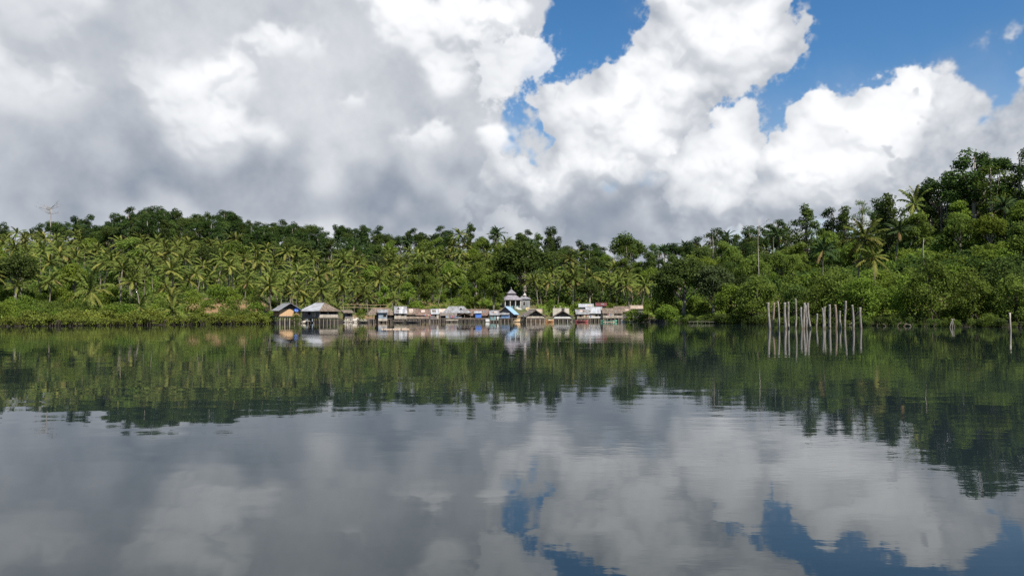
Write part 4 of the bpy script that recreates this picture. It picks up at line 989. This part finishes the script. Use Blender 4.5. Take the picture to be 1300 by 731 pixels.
# prayer house
D0 = 214; loc, rz = site(650.5, D0, 10); gz = 3.15
h = empty('prayer_house', (loc[0], D0, gz), rz, 'grey two-tiered prayer house with a finial, standing on the slope', 'prayer house')
s = 2.25
room(h, -s, s, 0, 2*s, 0, 2.9, 'grey_render', holes=tuple((x-.42, x+.42, .25, 2.3) for x in (-1.5, 0, 1.5)), names=('front_wall', 'side_wall'), frames='grey_render')
for x in (-1.5, 0, 1.5): m = MB(); m.box(x-.42, x+.42, .04, .06, .25, 2.3); m.build('window', M['teal'], h)
for x in (-2.2, -.75, .75, 2.2): m = MB(); m.tube([(x, -.75, 0), (x, -.75, 2.9)], .13, 10); m.build('column', M['concrete'], h)
o1 = hip(h, -s, s, -.6, 2*s, 3.0, 1.75, .9, ['slate', 'slate', 'slate', 'slate'], over=.45)
m = MB(); m.box(-.85, .85, s-1.1, s+.5, 4.2, 4.75); m.build('clerestory', M['plank_dark'], h)
o2 = hip(h, -.95, .95, s-1.25, s+.65, 4.8, 1.0, .05, ['slate', 'slate', 'slate', 'slate'], over=.3, name='upper_roof')
m = MB(); m.tube([(0, s-.3, 5.6), (0, s-.3, 5.95), (0, s-.3, 6.05), (0, s-.3, 6.2), (0, s-.3, 6.55)], [.16, .10, .17, .08, .02], 8); m.build('finial', M['slate'], h)
room(h, s+.1, s+2.9, .4, 3.8, 0, 3.0, 'grey_render', holes=((s+.9, s+1.5, 1.2, 2.3),), names=('wing_wall', 'wing_side'), frames='white')
hip(h, s+.1, s+2.9, .4, 3.8, 3.1, .65, 1.4, ['slate', 'slate', 'slate', 'slate'], over=.25, name='wing_roof')
m = MB(); m.tube([(s+1.7, 2.1, 3.6), (s+1.7, 2.1, 4.1)], .36, 8); m.tube([(s+1.7, 2.1, 4.1), (s+1.7, 2.1, 4.3), (s+1.7, 2.1, 4.8)], [.6, .35, .03], 8); m.build('cupola', M['concrete'], h)
m = MB(); m.box(-s-.2, s+3.1, -1.2, 4.6, -1.6, -.003); m.build('terrace', M['concrete'], h)
m = MB()
for i in range(9): m.box(1.0+i*.27, 1.27+i*.27, -2.3, -1.23, -1.7, -.05-.17*i)
m.build('staircase', M['concrete'], h)
m = MB(); m.slab((.9, -2.36, .85), (3.6, -2.36, -.7), (3.6, -2.28, -.7), (.9, -2.28, .85), .62); m.build('stair_parapet', M['white'], h)
m = MB(); m.box(3.35, 4.35, -2.2, -1.25, -1.7, .55); m.build('porch_block', M['yellow'], h)
m = MB(); m.box(-s-.6, -s+.6, -2.0, -1.25, -1.5, .55); m.build('parapet', M['white'], h)
# 12, 13 gable huts over the water
def gable_hut(label, px, D, w, yaw, side, panel_, zf, ze, rise, porch):
    h = building('stilt_house', label, 'house', px, D, yaw)
    room(h, -w, w, 1.1, 5, zf, ze, 'plank_grey', side, holes=((-w*.6, -w*.1, zf+.01, ze-.1), (w*.3, w*.65, zf+.35, ze-.15)))
    gable_y(h, -w, w, 1.0, 5, ze, rise, 'thatch_grey', 'thatch_grey', .4, .13, 'thatch_grey', True, 1.15)
    rail(h, -w, w, .05, zf+.05, zf+.42, panel_); posts(h, lin(-w, w, 4), .12, zf, ze+.05)
    deck(h, -w-.1, w+.1, 0, 5, zf-.01); stilts(h, lin(-w, w, 5), (.1, 2.4, 4.8), zf-.2, .06, porch)
    return h
h = gable_hut('dark gabled hut over the water with a white patch on its side', 680, 175, 2.2, 17, 'plank_dark', 'plank_pale', .95, 1.5, 1.35, 'stilt_pale')
m = MB(); m.box(-2.26, -2.203, 1.5, 2.9, .75, 1.65); m.build('white_patch', M['white'], h)
h = gable_hut('gabled hut with grey thatch and a pale band across its front', 714.5, 178, 2.15, 3, 'plank_grey', 'white', .85, 1.42, 1.3, 'stilt_pale')
h = building('shed', 'plank shed with pale wooden roof behind the dark gabled hut', 'shed', 679, 190, 0)
room(h, -1.8, 1.8, 0, 2.2, .5, 2.2, 'plank_tan', holes=((-.5, .3, .55, 1.9),)); gable_x(h, -1.8, 1.8, 0, 2.2, 2.2, .95, 'plank_tan', 'plank_tan', .15, .07)
# unfinished concrete house and pillars
D0 = 200; loc, rz = site(712, D0); gz = ground_z(loc[0], D0)
h = empty('unfinished_house', (loc[0], D0, gz), rz, 'roofless pale concrete house under construction behind the gabled hut', 'house')
zt = Z(391.2, D0)-gz
room(h, -2.1, 2.2, 0, 4, -.5, zt, 'cream', holes=((.2, .95, zt-1.5, zt-.02),), frames='concrete')
for x in (-1.75, -.2, 1.25): m = MB(); m.box(x-.07, x+.07, .1, .25, zt, zt+rnd.uniform(.3, 1.3)); m.build('column', M['cream'], h)
# 14 zinc group
h = building('stilt_house', 'long house under a bright blue-white zinc roof', 'house', 754, 186, 3)
room(h, -1.9, 1.9, .2, 4.4, .9, 2.1, 'plank_pale', holes=((-1.5, -.9, 1.1, 1.8), (.3, .9, .92, 1.8), (1.2, 1.6, 1.2, 1.7)))
gable_x(h, -1.8, 1.95, .1, 4.5, 2.15, 1.45, 'zinc_white', 'zinc_white', .3); rail(h, -1.9, 2.0, -.7, .95, 1.3, 'white')
deck(h, -2, 2.1, -.8, 4.4, .88); stilts(h, lin(-1.9, 2.0, 5), (-.7, 1.8, 4.2), .7)
h = building('stilt_house', 'low house with a pale zinc roof at the side of the bright zinc house', 'house', 740, 183, 8)
room(h, -1.4, 1.4, .2, 3.6, .85, 1.95, 'plank_tan', 'plank_dark', holes=((-.9, -.3, .86, 1.75), (.4, .9, 1.2, 1.7)))
gable_x(h, -1.5, 1.4, .1, 3.7, 1.95, 1.0, 'zinc', 'zinc', .3); deck(h, -1.5, 1.5, -.6, 3.6, .83); rail(h, -1.4, 1.4, -.5, .9, 1.25, 'plank_tan'); stilts(h, lin(-1.4, 1.4, 4), (-.5, 3.4), .65)
for (px, D, zt, w, mt, lb) in ((744, 199, 389.5, 1.8, 'zinc_white', 'pale zinc-roofed house standing back behind the bright zinc house'), (763, 200, 388, 1.3, 'maroon', 'small house with a maroon sheet roof behind the bright zinc house'),
                               (808, 193, 391.5, 1.5, 'plank_tan', 'house with a pale wooden roof half hidden by the rounded shore bush')):
    loc, rz = site(px, D); gz = ground_z(loc[0], D); h = empty('house', (loc[0], D, gz), rz, lb, 'house'); e = Z(zt, D)-gz
    room(h, -w, w, 0, 3, -.5, e, 'plank_dark' if mt == 'maroon' else 'plank_grey', holes=((-.4, .3, max(.1, e-1.5), e-.2),)); gable_x(h, -w, w, 0, 3, e, .75, mt, mt, .3)
# 15 long waterside house
h = building('stilt_house', 'long thatched waterside house with pale plank walls and white rail', 'house', 778.5, 184, 3)
room(h, -2.45, 2.0, .3, 4.4, 1.0, 2.1, 'plank_tan', 'plank_pink', holes=((-1.6, -1.1, 1.4, 1.9), (-.4, .2, 1.02, 1.9), (1.1, 1.6, 1.4, 1.9)))
gable_x(h, -2.4, 2.1, .2, 4.6, 2.12, 1.15, 'thatch', 'thatch', .35, .16); rail(h, -2.5, 2.2, -.65, 1.0, 1.55, 'plank_pale')
deck(h, -2.6, 2.3, -.7, 4.4, .98); stilts(h, lin(-2.45, 2.2, 6), (-.6, 1.8, 4.2), .8, .065, 'stilt_pale'); posts(h, (-2.4, -.8, .8, 2.1), -.6, 1.5, 1.95)
h = building('stilt_house', 'thatched back house with the highest ridge behind the pale-walled waterside house', 'house', 790, 190, 0)
room(h, -1.9, 1.9, 0, 4, .9, 2.55, 'plank_grey', holes=((.9, 1.5, 1.4, 2.1),)); gable_x(h, -2.0, 1.8, 0, 4, 2.55, 1.25, 'thatch', 'thatch', .35, .16); stilts(h, lin(-1.8, 1.8, 4), (.1, 3.9), .9)

# bamboo fence on the bank, rocks, timber
loc, rz = site(462, 184); f = empty('bamboo_fence', (loc[0], 184, ground_z(loc[0], 184)), rz, 'long yellowish bamboo rail fence on the brown bank', 'fence')
zf = Z(386.5, 184)-ground_z(loc[0], 184)
for i in range(8): m = MB(); x = -5.4+i*1.55; m.tube([(x, 0, -1.5), (x+.04, 0, zf)], .035, 6); m.build('post', M['stilt'], f)
for zz in (zf-.06, zf-.75): m = MB(); m.tube([(-5.7, -.06, zz), (-2, -.06, zz+.08), (2, -.06, zz-.05), (5.7, -.06, zz)], .03, 6); m.build('rail', M['timber'], f)
rk = [(440, 174, .5), (447, 175, .9), (451, 174, .6), (444, 177, .8), (461, 176, .7), (389, 155, .6), (386, 156, .45), (455, 179, .6), (662, 187, .6), (698, 190, .5)]
RKL = ['pale rock at the water edge past the corner hut', 'largest pale rock on the shore by the slender bush', 'pale rock close by the slender bush', 'pale rock high on the shore past the corner hut', 'pale rock under the bamboo fence by the dark canoe',
       'pale rock beside the orange-walled hut', 'small pale rock on the shore before the blue sheet shed', 'pale rock high under the bamboo fence', 'pale rock on the shore below the prayer house', 'pale rock on the shore between two gabled huts']
for i, (px, D, s) in enumerate(rk):
    bm = bmesh.new(); bmesh.ops.create_icosphere(bm, subdivisions=3, radius=s)
    for v in bm.verts: n = v.co.normalized(); v.co *= 1+.22*math.sin(n.x*5+i)*math.cos(n.y*4+2*i)+.12*math.sin(n.z*9+i*3)
    me = bpy.data.meshes.new('rock'); bm.to_mesh(me); bm.free(); me.materials.append(M['rock'])
    x = X(px, D); o = link(bpy.data.objects.new('rock', me)); o.location = (x, D, max(.05, ground_z(x, D))+s*.25); o.scale = (1.25, 1, .75); tag(o, RKL[i], 'rock', 'pale rocks along the village shore')
def planks(px, D, n, ln, mat, label, z=.15, rz=0):
    loc, r = site(px, D); t = empty('timber_pile', (loc[0], D, z), r+R(rz), label, 'timber pile')
    for i in range(n):
        m = MB(); q = i % 4; l = i//4
        m.box(-ln/2+rnd.uniform(-.3, .3), ln/2+rnd.uniform(-.3, .3), q*.3-.6, q*.3-.34, l*.14, l*.14+.12); m.build('plank', M[mat], t)
planks(661, 178, 16, 2.2, 'timber', 'stack of fresh yellow planks on the shore beside the blue-roofed house', .25, 8)
planks(656.5, 184, 14, 1.6, 'timber', 'small stack of yellow planks behind the larger one', 1.0, -14)
loc, rz = site(660, 178); t = empty('timber_platform', loc, rz, 'low timber platform on poles carrying the yellow planks', 'platform')
deck(t, -1.6, 1.6, -.9, .9, .24, 'timber'); stilts(t, (-1.4, -.5, .5, 1.4), (-.8, .8), .1, .05, 'stilt_pale')

# boats
def boat(px, D, ln, wd, mat, label, yaw=0, inner='plank_tan', hgt_=.42, outr=False):
    loc, rz = site(px, D); b = empty('canoe', (loc[0], loc[1], 0), rz+R(yaw), label, 'canoe'); m = MB(); n = 14; rows = []
    for i in range(n+1):
        t = i/n*2-1; w = wd/2*max(.02, (1-abs(t)**2.4)); sh = hgt_*(.72+.55*t*t); kl = -.10+.22*t**4
        rows.append([(t*ln/2, -w, sh), (t*ln/2, -w*.8, sh*.45), (t*ln/2, -w*.35, kl), (t*ln/2, w*.35, kl), (t*ln/2, w*.8, sh*.45), (t*ln/2, w, sh)])
    vs = [v for r in rows for v in r]
    m.add(vs, [(i*6+j, (i+1)*6+j, (i+1)*6+j+1, i*6+j+1) for i in range(n) for j in range(5)]+[tuple(range(6)), tuple(n*6+k for k in range(6))[::-1]], 0)
    iv = [(x*.97, y*.86, z+(.0 if k in (0, 5) else .06)) for r in rows for k, (x, y, z) in enumerate(r)]
    m.add(iv, [(i*6+j+1, (i+1)*6+j+1, (i+1)*6+j, i*6+j) for i in range(n) for j in range(5)], 1)
    m.build('hull', [M[mat], M[inner]], b)
    for s in (-1, 1):
        g = MB(); g.tube([(r[0][0], s*abs(r[0][1]), r[0][2]+.01) for r in rows], .03, 5); g.build('gunwale', M[inner], b)
    for t in (-.45, .05, .5): s_ = MB(); s_.box(t*ln/2-.1, t*ln/2+.1, -wd*.4, wd*.4, hgt_*.66, hgt_*.66+.04); s_.build('seat', M[inner], b)
    if outr:
        for s in (-1, 1): g = MB(); g.tube([(-ln*.36, s*wd*1.5, .06), (ln*.36, s*wd*1.5, .06)], .05, 6); g.build('outrigger', M['bamboo'], b)
        for t in (-.25, .25): g = MB(); g.tube([(t*ln, -wd*1.5, .1), (t*ln, 0, hgt_+.1), (t*ln, wd*1.5, .1)], .035, 6); g.build('cross_beam', M['bamboo'], b)
    return b
boat(461.5, 163, 2.2, .8, 'boat_dark', 'dark canoe with pale inside moored by the slender bush', 6, 'plank_pale', .5)
boat(506, 163.5, 2.5, .7, 'boat_dark', 'dark canoe moored under the patched zinc house', 2)
boat(524, 164, 3.3, .75, 'boat_dark', 'long dark canoe moored under the thatched pair of houses', -3, 'plank_grey')
boat(738.5, 178, 3.0, .8, 'boat_red', 'red canoe moored before the low pale zinc-roofed house', 4, 'boat_red')
boat(773, 178, 3.8, .8, 'boat_green', 'green canoe with outriggers before the pale-walled waterside house', 3, 'boat_green', .4, True)
boat(697.5, 177, 2.0, .8, 'boat_orange', 'orange-brown canoe drawn up between the two gabled huts', 20, 'timber', .6)
boat(794, 182, 2.2, .6, 'boat_white', 'white canoe by the rounded shore bush', 2, 'boat_white', .34)
boat(804, 183, 1.9, .6, 'boat_white', 'second small white canoe at the foot of the rounded shore bush', -8, 'plank_pale', .32)
for i, (px, ln, lb) in enumerate(((490, 1.0, 'short floating bamboo float, first of three off the long thatched house'), (501, 1.0, 'middle bamboo float of three on open water off the village'), (513, 1.35, 'longest bamboo float of three on open water off the village'))):
    loc, rz = site(px, 97); f = empty('bamboo_float', (loc[0], 97, 0), rz+R(-2+2*i), lb, 'float', 'bamboo floats off the village')
    for k in range(3): m = MB(); a = rnd.uniform(-.1, .1); m.tube([(-ln/2+a, k*.13, .03), (ln/2+a, k*.13+.02, .035)], .055, 6); m.build('pole', M['bamboo'], f)
    m = MB(); m.box(-ln*.32, -ln*.2, -.06, .32, .07, .13); m.build('crosspiece', M['boat_dark'], f)

# ------------------------------------------------------------------ the bare posts in the lake
PO = [(976, 384, .17), (981.5, 384, .15), (988, 382.5, .14), (996.5, 384, .17), (1001, 383, .15), (1010, 379, .13), (1017, 390, .14), (1020.5, 384.5, .16), (1023.2, 387, .14), (1027, 384.5, .16),
      (1036.3, 398, .13), (1044.6, 391, .13), (1046.6, 389.5, .15), (1053, 386.5, .17), (1060.5, 386.5, .16), (1066.3, 394.5, .15), (1072.6, 382, .15), (1082.6, 387, .15), (1092, 390, .17)]
ORD = 'first second third fourth fifth sixth seventh eighth ninth tenth eleventh twelfth thirteenth fourteenth fifteenth sixteenth seventeenth eighteenth last'.split()
EXT = {0: 'grey with a pale top', 1: 'browner than its neighbours', 5: 'the thin tallest one', 6: 'shorter one leaning on its neighbours', 10: 'the shortest stump', 15: 'short grey stub', 16: 'tall straight grey one', 18: 'thick brownish one'}
for i, (px, yt, r) in enumerate(PO):
    r *= 1.0; D = 102+(i*37 % 11)*.55-2.5; x = X(px, D); z = Z(yt, D); m = MB(); lx, ly = rnd.uniform(-.16, .16), rnd.uniform(-.1, .1)
    if i == 9: lx = -.28
    if i == 18: lx = -.12
    pts = [(lx*(t-.0)+.06*math.sin(t*6+i*2.1), ly*t+.05*math.cos(t*4+i), -1.8+(z+1.8)*t) for t in (0, .25, .42, .58, .72, .86, .97, 1.0)]
    rr = [r*q*rnd.uniform(.93, 1.07) for q in (1.15, 1.1, 1.05, 1.0, .98, .95, .92, .84)]
    m.tube(pts, rr, 9)
    if i in (0, 3, 12): m.tube([(pts[-2][0], pts[-2][1], pts[-2][2]), (pts[-2][0]+.22*(1 if i else -1), pts[-2][1], pts[-2][2]+.12)], [r*.4, r*.2], 5)
    o = m.build('bare_post', M['post_brown' if i in (1, 14) else 'post'], None, True, (x-lx*.6, D, 0))
    tag(o, 'weathered bare post, %s in the row on the lake%s' % (ORD[i], ', '+EXT[i] if i in EXT else ''), 'post', 'row of bare posts in the lake')
D = 88; m = MB(); z = Z(397, D); m.tube([(0, 0, -1.5), (.02, 0, 0), (-.03, 0, z*.6), (-.02, 0, z)], [.11, .10, .09, .085], 8); m.tube([(-.02, 0, z-.15), (-.16, 0, z+.03)], [.04, .02], 5)
tag(m.build('bare_post', M['pale_bark'], None, True, (X(1282, D), D, 0)), 'lone pale pole in the lake apart from the row of posts', 'post')
D = 111; t = empty('stick_frame', (X(1208, D), D, 0), R(5), 'small frame of crossed grey sticks in the water by the dark bank', 'frame')
zt = Z(405, D)
for a, b in (((0, 0, -1.3), (0.05, 0, zt)), ((.75, .1, -1.3), (.1, .02, zt-.05)), ((-.65, .1, -1.2), (.05, .05, zt-.1)), ((-.12, 0, zt), (.42, 0, zt-.08))):
    m = MB(); m.tube([a, b], .045, 6); m.build('stick', M['pale_bark'], t)
# pole jetty under the shore trees
D = 154; t = empty('pole_jetty', (X(890, D), D, 0), 0, 'low jetty of thin poles under the dark shore trees', 'jetty')
m = MB(); m.tube([(-2.6, 0, .34), (0, 0, .40), (2.7, 0, .32)], .035, 6); m.build('rail', M['post'], t)
for i in range(7): m = MB(); x = -2.4+i*.8; m.tube([(x, .05, -1.2), (x+.05, .05, .32+rnd.uniform(0, .25))], .035, 6); m.build('post', M['drift' if i != 2 else 'pale_bark'], t)
# driftwood and roots along the dark bank
def drift(px, D, s, seed, label, mat='post'):
    rg = random.Random(seed); m = MB()
    base = Vector((0, 0, .05)); tip = Vector((rg.uniform(.6, 1.1)*s*rg.choice((-1, 1)), rg.uniform(-.2, .2), rg.uniform(.35, .9)*s))
    mid = base.lerp(tip, .5)+Vector((0, 0, .15*s)); m.tube([base-Vector((tip.x*.3, 0, .35)), base, mid, tip], [.10*s, .09*s, .07*s, .03*s], 6)
    for k in range(4):
        p = base.lerp(mid, rg.random()); q = p+Vector((rg.uniform(-.7, .7), rg.uniform(-.2, .2), rg.uniform(-.1, .7)))*s; m.tube([p, q], [.05*s, .02*s], 5)
    tag(m.build('driftwood', M[mat], None, True, (X(px, D), D, 0)), label, 'driftwood', 'driftwood along the dark bank')
for i, (px, D, s, lb, mt) in enumerate(((1113, 124, .8, 'first grey branch of driftwood past the post row', 'post'), (1124, 123, 1.0, 'forked grey driftwood past the post row', 'post'), (1139, 122, 1.3, 'largest arched driftwood under the dark bushes', 'post'),
      (1147, 121.5, 1.0, 'reddish driftwood beside the largest arched piece', 'post_brown'), (1156, 121, 1.1, 'pale driftwood midway between post row and stick frame', 'pale_bark'), (1173, 120, 1.0, 'crossed driftwood branches halfway to the stick frame', 'post'),
      (1185, 119, .9, 'low driftwood branch next to the stick frame', 'post_brown'), (1022, 138, 1.1, 'brown driftwood behind the middle of the post row', 'post_brown'), (1041, 136, 1.2, 'brown driftwood behind the shortest stump', 'post_brown'),
      (1057, 134, 1.1, 'reddish driftwood behind the fifteenth post', 'post_brown'), (1078, 131, 1.3, 'pale slanting driftwood between the last two posts', 'pale_bark'), (925, 154, 1.0, 'grey driftwood under the dark shore trees', 'post'), (945, 151, 1.1, 'tangled driftwood between pole jetty and posts', 'post'), (960, 149, 1.0, 'driftwood below the bare white trunk', 'post'))):
    drift(px, D-1.2, s*.62, 100+i, lb, {'post': 'drift', 'pale_bark': 'post', 'post_brown': 'drift'}[mt])
# fallen pale branches in the mangroves' foot
drift(160, 134.5, .9, 140, 'pale stick lying at the foot of the mangrove hem', 'pale_bark')

# washing hung out on the verandas
M['cloth'] = [surf('cloth_%d' % i, c, None, 2.) for i, c in enumerate(((.30, .36, .46), (.55, .53, .5), (.42, .16, .15), (.16, .2, .34), (.5, .44, .3)))]
def washing(px, D, z, n, seed, label):
    loc, rz = site(px, D); t = empty('washing_line', (loc[0], loc[1], z), rz, label, 'laundry'); rg = random.Random(seed); x = 0
    m = MB(); m.tube([(-.1, 0, 0), (n*.22, 0, -.06), (n*.44+.1, 0, 0)], .012, 4); m.build('line', M['bamboo'], t)
    for i in range(n):
        w = rg.uniform(.25, .42); h = rg.uniform(.3, .6); m = MB(); k = 5; vs = []
        for j in range(k+1): a = x+w*j/k; o = .03*math.sin(j*1.7+i); vs += [(a, 0, -.03), (a, o, -h*rg.uniform(.94, 1))]
        m.add(vs, [(2*j, 2*j+2, 2*j+3, 2*j+1) for j in range(k)]); m.add([(p[0], p[1]+.012, p[2]) for p in vs], [(2*j+1, 2*j+3, 2*j+2, 2*j) for j in range(k)])
        m.build('cloth', M['cloth'][rg.randrange(5)], t); x += w+.05
washing(566, 177.7, 1.52, 6, 1, 'line of bluish and pale washing before the grey hip-roofed house')
washing(741, 181.6, 1.62, 5, 2, 'washing hung before the low pale zinc-roofed house')
washing(771, 182.6, 1.95, 4, 3, 'washing hung along the pale-walled waterside house')
washing(539, 166.8, 1.85, 4, 4, 'washing hung on the last reddish house of the long row')

# ------------------------------------------------------------------ sky, sun, camera
SUN_EL, SUN_AZ = 54., 146.
def build_sky():
    w = bpy.data.worlds.new('World'); SC.world = w; w.use_nodes = True; nt = w.node_tree; N, L = nt.nodes, nt.links; N.clear()
    sky = N.new('ShaderNodeTexSky'); sky.sky_type = 'NISHITA'; sky.sun_disc = False; sky.sun_elevation = R(SUN_EL); sky.sun_rotation = R(SUN_AZ)
    sky.air_density = SKY_AIR; sky.dust_density = .3; sky.ozone_density = 2.5
    bg = N.new('ShaderNodeBackground'); bg.inputs['Strength'].default_value = SKY_STR
    gam = N.new('ShaderNodeHueSaturation'); gam.inputs['Saturation'].default_value = 1.3; L.new(sky.outputs[0], gam.inputs['Color']); L.new(gam.outputs[0], bg.inputs['Color'])
    col, al, (U0, U1, V0, V1) = make_clouds(); H, W = al.shape
    px = np.empty((H, W, 4), np.float32); px[..., :3] = col; px[..., 3] = al
    im = bpy.data.images.new('cloud_field', W, H, alpha=True, float_buffer=True); im.colorspace_settings.name = 'Non-Color'; im.alpha_mode = 'CHANNEL_PACKED'
    im.pixels.foreach_set(px.ravel()); im.update(); im.pack()
    tc = N.new('ShaderNodeTexCoord'); nv = N.new('ShaderNodeVectorMath'); nv.operation = 'NORMALIZE'; L.new(tc.outputs['Generated'], nv.inputs[0])
    sp = N.new('ShaderNodeSeparateXYZ'); L.new(nv.outputs[0], sp.inputs[0])
    az = mathn(N, L, 'ARCTAN2', sp.outputs[0], sp.outputs[1]); el = mathn(N, L, 'ARCSINE', sp.outputs[2])
    u = mathn(N, L, 'MULTIPLY_ADD', az, F/(U1-U0), -U0/(U1-U0)); v = mathn(N, L, 'MULTIPLY_ADD', el, F/(V1-V0), -V0/(V1-V0))
    cb = N.new('ShaderNodeCombineXYZ'); L.new(u, cb.inputs[0]); L.new(v, cb.inputs[1])
    it = N.new('ShaderNodeTexImage'); it.image = im; it.extension = 'CLIP'; it.interpolation = 'Cubic'; L.new(cb.outputs[0], it.inputs[0])
    # plain broken cloud for the rest of the sky (behind the viewer and overhead)
    nz = N.new('ShaderNodeTexNoise'); nz.inputs['Scale'].default_value = 2.6; nz.inputs['Detail'].default_value = 6; L.new(nv.outputs[0], nz.inputs['Vector'])
    mr = N.new('ShaderNodeMapRange'); mr.inputs[1].default_value = .50; mr.inputs[2].default_value = .64; L.new(nz.outputs[0], mr.inputs[0])
    a1 = N.new('ShaderNodeMapRange'); a1.inputs[1].default_value = .88; a1.inputs[2].default_value = 1.04; L.new(mathn(N, L, 'ABSOLUTE', az), a1.inputs[0])
    a2 = N.new('ShaderNodeMapRange'); a2.inputs[1].default_value = .74; a2.inputs[2].default_value = .89; L.new(el, a2.inputs[0])
    away = mathn(N, L, 'MULTIPLY', mathn(N, L, 'MAXIMUM', a1.outputs[0], a2.outputs[0]), mr.outputs[0])
    far = N.new('ShaderNodeBackground'); far.inputs['Color'].default_value = (.62, .66, .72, 1); far.inputs['Strength'].default_value = CLOUD_STR
    cl = N.new('ShaderNodeBackground'); cl.inputs['Strength'].default_value = CLOUD_STR; L.new(it.outputs['Color'], cl.inputs['Color'])
    m1 = N.new('ShaderNodeMixShader'); L.new(away, m1.inputs[0]); L.new(bg.outputs[0], m1.inputs[1]); L.new(far.outputs[0], m1.inputs[2])
    m2 = N.new('ShaderNodeMixShader'); L.new(it.outputs['Alpha'], m2.inputs[0]); L.new(m1.outputs[0], m2.inputs[1]); L.new(cl.outputs[0], m2.inputs[2])
    o = N.new('ShaderNodeOutputWorld'); L.new(m2.outputs[0], o.inputs[0])
    w.cycles.sampling_method = 'MANUAL'; w.cycles.sample_map_resolution = 1024
SKY_STR, SKY_AIR, CLOUD_STR = .069, 1.0, .54
build_sky()
sd = bpy.data.lights.new('sun', 'SUN'); sd.energy = 4.9; sd.angle = R(.5); sd.color = (1, .95, .87)
so = bpy.data.objects.new('sun', sd); link(so)
sv = Vector((math.sin(R(SUN_AZ))*math.cos(R(SUN_EL)), math.cos(R(SUN_AZ))*math.cos(R(SUN_EL)), math.sin(R(SUN_EL))))
so.rotation_euler = sv.to_track_quat('Z', 'Y').to_euler(); so.location = (60, -40, 120)
cd = bpy.data.cameras.new('camera'); cam = bpy.data.objects.new('camera', cd); link(cam)
cd.sensor_width = 36; cd.lens = F/1300*36; cd.clip_end = 20000; cd.clip_start = .1
cam.location = (0, 0, CAMZ); cam.rotation_euler = (R(90)+PITCH, 0, 0); SC.camera = cam
SC.view_settings.view_transform = 'Standard'; SC.view_settings.look = 'None'; SC.view_settings.gamma = 1.0; SC.view_settings.use_curve_mapping = False
SC.view_settings.exposure = EXPO = .85
cy = SC.cycles; cy.max_bounces = 5; cy.diffuse_bounces = 2; cy.glossy_bounces = 2; cy.transmission_bounces = 3; cy.transparent_max_bounces = 4; cy.caustics_reflective = False; cy.caustics_refractive = False
cy.use_denoising = False; cy.sample_clamp_indirect = 4.0
